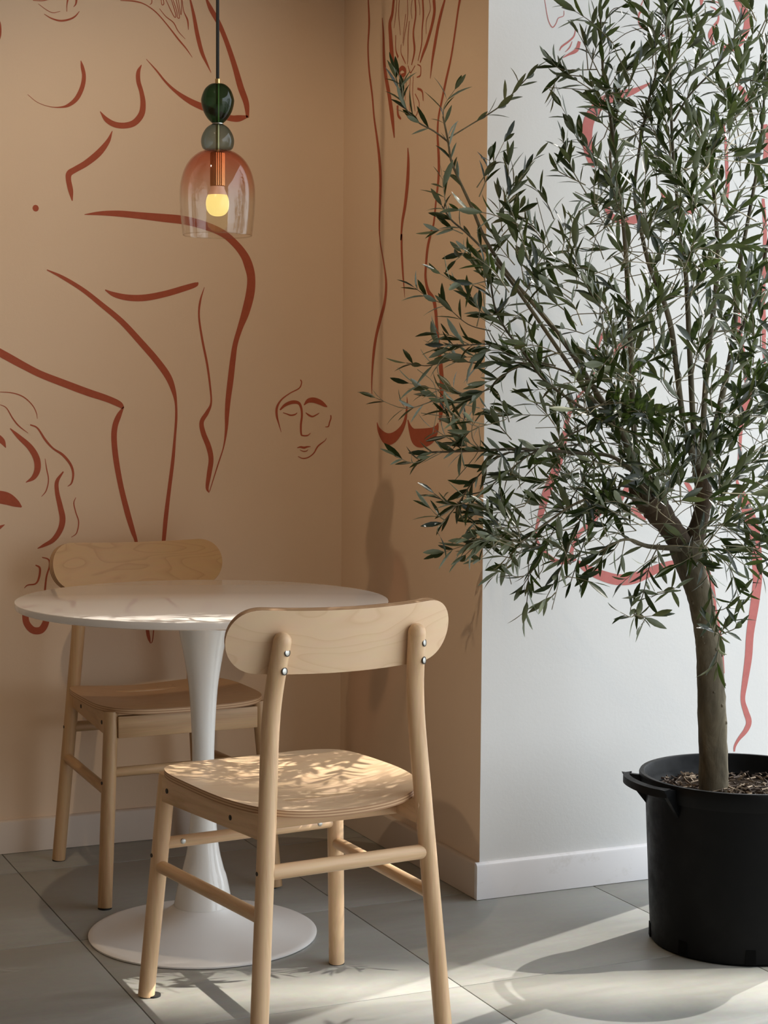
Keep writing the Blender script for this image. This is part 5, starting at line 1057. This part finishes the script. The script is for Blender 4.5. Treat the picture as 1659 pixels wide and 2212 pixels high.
link('rose_shade', lathe(smooth_prof([(.008, 1.692), (.022, 1.6925), (.040, 1.687), (.058, 1.672), (.071, 1.650), (.0785, 1.622), (.0800, 1.595), (.0785, 1.560), (.0755, 1.530), (.0735, 1.5135)], 5)+[(.0723, 1.5128), (.0718, 1.5140)]+smooth_prof([(.0738, 1.530), (.0768, 1.560), (.0783, 1.595), (.0768, 1.622), (.0695, 1.649), (.0568, 1.670), (.039, 1.6852), (.022, 1.6905), (.008, 1.690)], 5), 72), G_ROSE, lamp)
bm = bmesh.new(); SEG = 48; rg = []
for z in (1.6885, 1.6868, 1.618, 1.6165): rg.append([bm.verts.new(((.0158-(.0009 if k % 2 else 0)-(.002 if z in (1.6885, 1.6165) else 0))*math.cos(2*math.pi*k/SEG), (.0158-(.0009 if k % 2 else 0)-(.002 if z in (1.6885, 1.6165) else 0))*math.sin(2*math.pi*k/SEG), z)) for k in range(SEG)])
for a, b in zip(rg, rg[1:]):
    for k in range(SEG): bm.faces.new((a[k], a[(k+1) % SEG], b[(k+1) % SEG], b[k]))
bm.faces.new(rg[0]); bm.faces.new(rg[-1][::-1])
link('socket', bm, M_COPPER, lamp, angle=12)
shade = [o for o in lamp.children if o.name.startswith('rose_shade')] if False else D.objects['rose_shade']
ringp = [Vector((.0728*math.cos(2*math.pi*k/64), .0728*math.sin(2*math.pi*k/64), 1.5134)) for k in range(65)]
link('lip', tube(ringp, [.0011]*65, 8, caps=False), G_LIP, shade)
blb = link('bulb', lathe(smooth_prof([(.0206, 1.5985), (.0236, 1.590), (.0247, 1.580), (.0228, 1.5675), (.0165, 1.5585), (.008, 1.5545), (0, 1.5540)], 5), 40), M_BULB, lamp)
link('bulb_collar', lathe([(0, 1.6165), (.0148, 1.6165), (.0152, 1.612), (.0203, 1.5995), (.0206, 1.5985), (0, 1.5985)], 40), M_BULBBASE, blb)

# ------------------------------------------------------------------ ceiling spotlight (throws the pendant's shadow on the pillar)
SPX, SPY, SPZ = .49, 2.93, ZC-.11
aim = (Vector((1.42, 4.05, 1.15))-Vector((SPX, SPY, SPZ))).normalized()
sp_ = thing('ceiling_spotlight', (SPX, SPY, SPZ), 0, 'warm adjustable spotlight mounted on the ceiling in front of the niche', 'spotlight')
_ax = Matrix.Identity(3); q_ = aim.to_track_quat('-Z', 'Y').to_matrix()
def turned(bm):
    for v in bm.verts: v.co = q_ @ v.co
    return bm
link('housing', turned(lathe([(0, .075), (.024, .075), (.033, .06), (.033, -.012), (.0305, -.012), (.0285, .004), (0, .006)], 32)), M_STEM, sp_)
ln = link('lens', turned(lathe([(0, .0065), (.028, .0045), (.028, .0025), (0, .0035)], 32)), M_LENS, sp_)
link('stem', tube([(0, 0, .045), (0, 0, .11)], [.007, .007], 12), M_STEM, sp_)
link('ceiling_plate', lathe([(0, .11), (.04, .11), (.04, .10), (0, .10)], 32), M_STEM, sp_)
sl = D.lights.new('spot_beam', 'SPOT'); sl.energy = 21; sl.color = (1, .79, .55); sl.spot_size = math.radians(70); sl.spot_blend = .6; sl.shadow_soft_size = .012
so = D.objects.new('spot_beam', sl); COL.objects.link(so); so.parent = sp_; so.matrix_local = Matrix.Translation(aim*.016) @ q_.to_4x4()

# ------------------------------------------------------------------ pot, soil
PX, PY, PH, PRT, PRB = 2.263, 3.132, .3676, .2165, .1870
pot = thing('plant_pot', (PX, PY, 0), 0, 'black plastic nursery pot with strap handles holding the olive tree', 'pot')
link('body', lathe([(0, .004), (PRB-.012, .004), (PRB-.004, .0005), (PRB, .006), (PRB+.0155, PH-.045), (PRB+.0165, PH-.040), (PRB+.010, PH-.036), (PRB+.004, PH-.05), (PRB-.006, .02), (0, .018)], 96), M_POT, pot, angle=30)
link('rim', lathe([(PRB+.012, PH-.042), (PRB+.022, PH-.040), (PRT-.001, PH-.022), (PRT, PH-.004), (PRT-.002, PH), (PRT-.010, PH), (PRT-.0125, PH-.004), (PRT-.016, PH-.030), (PRB+.006, PH-.042), (PRB+.012, PH-.042)], 96), M_POT, pot, angle=30)
def handle(ac):
    a0, a1 = math.radians(ac-23), math.radians(ac+23); n = 16; RH = .2515
    pts = []
    P_ = lambda a, r, z: Vector((r*math.cos(a), r*math.sin(a), z))
    bm = bmesh.new()
    # flat strap bar
    rows = []
    for k in range(n+1):
        a = a0+(a1-a0)*k/n; e = abs(k/n*2-1); r = RH-.010*e**6
        rows.append([bm.verts.new(P_(a, rr, z)) for rr, z in ((r+.004, PH-.004), (r+.004, PH-.020), (r-.009, PH-.018), (r-.009, PH-.002))])
    for a, b in zip(rows, rows[1:]):
        for k in range(4): bm.faces.new((a[k], a[(k+1) % 4], b[(k+1) % 4], b[k]))
    bm.faces.new(rows[0]); bm.faces.new(rows[-1][::-1])
    for a, sg in ((a0, 1), (a1, -1)):
        w = .045*sg
        q = [P_(a, RH+.003, PH-.003), P_(a+w*1.1, RH+.003, PH-.003), P_(a+w*.9, PRB+.014, PH-.070), P_(a+w*.3, PRB+.014, PH-.070)]
        q2 = [P_(a, PRT-.004, PH-.008), P_(a+w*1.1, PRT-.004, PH-.008), P_(a+w*.9, PRB+.006, PH-.074), P_(a+w*.3, PRB+.006, PH-.074)]
        A = [bm.verts.new(v) for v in q]; B = [bm.verts.new(v) for v in q2]
        bm.faces.new(A); bm.faces.new(B[::-1])
        for k in range(4): bm.faces.new((A[k], A[(k+1) % 4], B[(k+1) % 4], B[k]))
    link('handle', bm, M_POT, pot, angle=40)
handle(174); handle(354)
for k in range(8):
    a = math.radians(18+k*45); c_, s_ = math.cos(a), math.sin(a); r = PRB+.0012; bm = bmesh.new()
    vs_ = [bm.verts.new((r*c_-u*s_+dr*c_, r*s_+u*c_+dr*s_, z)) for dr in (-.003, .0016) for u, z in ((-.011, .006), (.011, .006), (.010, .036), (-.010, .036))]
    for q in ((0, 1, 2, 3), (4, 5, 6, 7), (0, 1, 5, 4), (1, 2, 6, 5), (2, 3, 7, 6), (3, 0, 4, 7)): bm.faces.new([vs_[i] for i in q])
    link('drain_notch', bm, M_NOTCH, pot, smooth=False)
ZS = PH-.052
bm = bmesh.new(); rings = []; rnd = random.Random(3)
for k in range(15):
    r = (PRT-.024)*k/14; n = 1 if k == 0 else 44
    rings.append([bm.verts.new((PX+r*math.cos(2*math.pi*j/n), PY+r*math.sin(2*math.pi*j/n), ZS+rnd.uniform(-.005, .008)+(.012*(1-k/14)))) for j in range(n)])
for a, b in zip(rings, rings[1:]):
    n = len(b)
    for j in range(n):
        if len(a) == 1: bm.faces.new((a[0], b[j], b[(j+1) % n]))
        else: bm.faces.new((a[j], b[j], b[(j+1) % n], a[(j+1) % n]))
low = [bm.verts.new((v.co.x*.96+PX*.04, v.co.y*.96+PY*.04, ZS-.10)) for v in rings[-1]]
for j in range(44): bm.faces.new((rings[-1][j], low[j], low[(j+1) % 44], rings[-1][(j+1) % 44]))
bm.faces.new(low[::-1])
for k in range(420):
    r = (PRT-.03)*math.sqrt(rnd.random()); a = rnd.random()*6.283
    c = Vector((PX+r*math.cos(a), PY+r*math.sin(a), ZS+.010+rnd.uniform(0, .008)+.008*(1-r/PRT)))
    l, w, t = rnd.uniform(.008, .028), rnd.uniform(.002, .006), rnd.uniform(.001, .003)
    rot = Matrix.Rotation(rnd.random()*6.283, 3, 'Z') @ Matrix.Rotation(rnd.gauss(0, .35), 3, 'Y') @ Matrix.Rotation(rnd.random()*3, 3, 'X')
    V = [bm.verts.new(c+rot @ Vector((x*l/2, y*w/2*(1-.4*(x > 0)), z*t/2))) for x in (-1, 1) for y in (-1, 1) for z in (-1, 1)]
    mi = 1 if rnd.random() < .40 else 2
    for q in ((0, 1, 3, 2), (4, 6, 7, 5), (0, 4, 5, 1), (2, 3, 7, 6), (0, 2, 6, 4), (1, 5, 7, 3)): bm.faces.new([V[i] for i in q]).material_index = mi
soil = link('potting_soil', bm, [M_SOIL, M_CHIP, M_CHIP2], smooth=False)
soil['kind'] = 'stuff'; soil['label'] = 'dark potting soil strewn with pale wood chips in the black pot'; soil['category'] = 'soil'

# ------------------------------------------------------------------ olive tree
TB = Vector((2.2066, 3.1498, 0))
tree = thing('olive_tree', TB, 0, 'leafy olive tree with a smooth grey trunk growing in the black pot', 'tree')
rnd = random.Random(5)
leafy = []   # polylines carrying leaves: (points, start fraction, spacing)
for kind, pts in BRANCHES:
    P4 = crom([p_[:3] for p_ in pts], 6); Rr = [q.x for q in crom([(p_[3], 0, 0) for p_ in pts], 6)]
    if kind == 'trunk':
        P4 = [Vector((P4[0].x, P4[0].y, ZS-.06))]+P4; Rr = [Rr[0]*1.05]+Rr
        bm = tube(P4, Rr, 28)
        for v in bm.verts:
            if v.co.z > ZS: v.co += Vector((rnd.gauss(0, .0007), rnd.gauss(0, .0007), 0))
        for k in range(16):      # bud knots on the bark
            i = rnd.randrange(8, len(P4)-14); a = rnd.uniform(math.pi*.9, math.pi*1.9)
            c = P4[i]+Vector((math.cos(a), math.sin(a), 0))*Rr[i]*.97; r = rnd.uniform(.0022, .0045)
            bmesh.ops.create_icosphere(bm, subdivisions=1, radius=r, matrix=Matrix.Translation(c) @ Matrix.Scale(1.3, 4, (0, 0, 1)))
        link('trunk', bm, M_TRUNK, tree, angle=60)
    elif kind == 'limb':
        bm = tube(P4, [r*(1+rnd.uniform(-.08, .08)) for r in Rr], 18)
        link('limb', bm, [M_TRUNK, M_CUT] if False else M_CUT, tree, angle=60)
    else:
        link('branch', tube(P4, [max(r, .0007) for r in Rr], 10), M_BRANCH, tree, angle=60)
        if pts[0][3] < .0042: leafy.append((P4, .25, .021))
        else: leafy.append((P4[len(P4)*2//3:], .1, .026))
bm = bmesh.new()
for T in TWIGS:
    pts = [Vector(T[i:i+3]) for i in range(0, len(T), 3)]
    if len(pts) == 2:
        mid = (pts[0]+pts[1])/2+Vector((rnd.gauss(0, .006), rnd.gauss(0, .006), rnd.gauss(0, .006))); pts = [pts[0], mid, pts[1]]
    P4 = crom(pts, 4); L = sum((b-a).length for a, b in zip(P4, P4[1:])); n = len(P4)
    tube(P4, [.0014-.0008*i/(n-1) for i in range(n)], 6, bm)
    leafy.append((P4, .15, .0225))
# bare hair-thin twigs inside the crown
for k in range(230):
    T = rnd.choice(TWIGS[150:]); a = Vector(T[:3]); d = Vector((rnd.gauss(0, 1), rnd.gauss(0, .8), rnd.gauss(-.1, .8))).normalized()
    l = rnd.uniform(.05, .15); b = a+d*l*.5+Vector((rnd.gauss(0, .012), rnd.gauss(0, .012), 0)); c = a+d*l+Vector((rnd.gauss(0, .03), rnd.gauss(0, .02), -l*.12))
    if max(a.y, c.y)+TB.y > 3.58: continue
    tube(crom([a, b, c], 4), [.0009]*9, 5, bm)
tw = link('twigs', bm, M_TWIG, tree); tw['kind'] = 'stuff'
# leaves
def leaf_mesh(name, wide, curl, tone):
    st = [(0, .02), (.10, .16), (.28, .40), (.52, .5), (.76, .36), (.92, .15), (1, .0)]
    bm = bmesh.new(); rows = []
    for t, w in st:
        z = -curl*t*t; hw = w*wide
        rows.append([bm.verts.new((-hw, t, z+hw*.32)), bm.verts.new((0, t, z)), bm.verts.new((hw, t, z+hw*.32))] if w > 0 else [bm.verts.new((0, t, z))])
    for a, b in zip(rows, rows[1:]):
        if len(b) == 3:
            bm.faces.new((a[0], a[1], b[1], b[0])); bm.faces.new((a[1], a[2], b[2], b[1]))
        else: bm.faces.new((a[0], a[1], b[0])); bm.faces.new((a[1], a[2], b[0]))
    for f_ in bm.faces:
        if f_.normal.z < 0: f_.normal_flip()
    me = D.meshes.new(name); bm.to_mesh(me); bm.free()
    at = me.attributes.new('tone', 'FLOAT', 'POINT'); at.data.foreach_set('value', [tone]*len(me.vertices))
    me.polygons.foreach_set('use_smooth', [True]*len(me.polygons)); me.materials.append(M_LEAF); return me
KINDS = [(w, c, t) for w in (.185, .25) for c in (.02, .10, .20) for t in (.05, .45, .95)]
leaf_meshes = [leaf_mesh('leaf', *k) for k in KINDS]
leaves = []
camp = Vector((0, 0, CAM_H))-TB
for P4, start, sp in leafy:
    L = [0]
    for a, b in zip(P4, P4[1:]): L.append(L[-1]+(b-a).length)
    def at(s):
        for i in range(len(P4)-1):
            if L[i+1] >= s: return P4[i].lerp(P4[i+1], (s-L[i])/max(1e-9, L[i+1]-L[i])), (P4[i+1]-P4[i]).normalized()
        return P4[-1], (P4[-1]-P4[-2]).normalized()
    s = L[-1]*start+rnd.random()*sp; ph = rnd.random()*6.28; pair = 0
    while s < L[-1]+.0005:
        p_, t = at(s); up = Vector((0, 0, 1)) if abs(t.z) < .95 else Vector((1, 0, 0))
        e1 = t.cross(up).normalized(); e2 = e1.cross(t)
        ph += math.pi/2+rnd.gauss(0, .35)
        for sd in (0, math.pi):
            if rnd.random() < .10: continue
            a = ph+sd; perp = e1*math.cos(a)+e2*math.sin(a); op = math.radians(rnd.gauss(35, 11))
            d = (t*math.cos(op)+perp*math.sin(op)+Vector((0, 0, rnd.gauss(.05, .12)))).normalized()
            leaves.append((p_, d, t, rnd.uniform(.037, .063)*(1 if s < L[-1]*.9 else .8)))
        s += sp*rnd.uniform(.8, 1.3)
    leaves.append((P4[-1], (P4[-1]-P4[-2]).normalized(), Vector((rnd.gauss(0, 1), rnd.gauss(0, 1), rnd.gauss(0, 1))), rnd.uniform(.032, .05)))
mats = []
for p_, d, t, l in leaves:
    if (p_+d*l).y+TB.y > 3.615: continue
    n = (t-d*t.dot(d))
    if n.length < 1e-3: n = d.orthogonal()
    n = (n.normalized()+Vector((rnd.gauss(0, .35), rnd.gauss(0, .35), .35+rnd.gauss(0, .35)))); n = (n-d*n.dot(d)).normalized()
    x = d.cross(n).normalized()
    M = Matrix((x*l, d*l, n*l)).transposed().to_4x4(); M.translation = p_
    c = p_+d*l*.5; v = c-camp; rel = Vector(CAM_R).dot(v)/Vector(CAM_F).dot(v)*LENS/18
    relv = Vector(CAM_U).dot(v)/Vector(CAM_F).dot(v)*LENS/24
    show = (abs(n.dot(v.normalized()))+.25)*l*l/v.length_squared if abs(rel) < .985 and abs(relv) < .985 else 0
    # leaves at the open outline of the crown and in front show most
    show *= 1.6 if rel < .40 else 1
    mats.append((show/(.6+v.length-3.2 if v.length > 3.2 else .6), M, rnd.randrange(len(KINDS))))
mats.sort(key=lambda q: -q[0])
for sc_, M, k in mats[:300]:
    o = D.objects.new('leaf', leaf_meshes[k]); COL.objects.link(o); o.parent = tree; o.matrix_local = M
VV, FF, TT = [], [], []
for sc_, M, k in mats[300:]:
    me = leaf_meshes[k]; b0 = len(VV)
    VV += [M @ v.co for v in me.vertices]; FF += [[b0+i for i in p_.vertices] for p_ in me.polygons]; TT += [KINDS[k][2]]*len(me.vertices)
me = D.meshes.new('foliage'); me.from_pydata(VV, [], FF); me.polygons.foreach_set('use_smooth', [True]*len(me.polygons))
at_ = me.attributes.new('tone', 'FLOAT', 'POINT'); at_.data.foreach_set('value', TT)
fo = link('foliage', me, M_LEAF, tree, smooth=False); fo['kind'] = 'stuff'
print('leaves', len(mats))
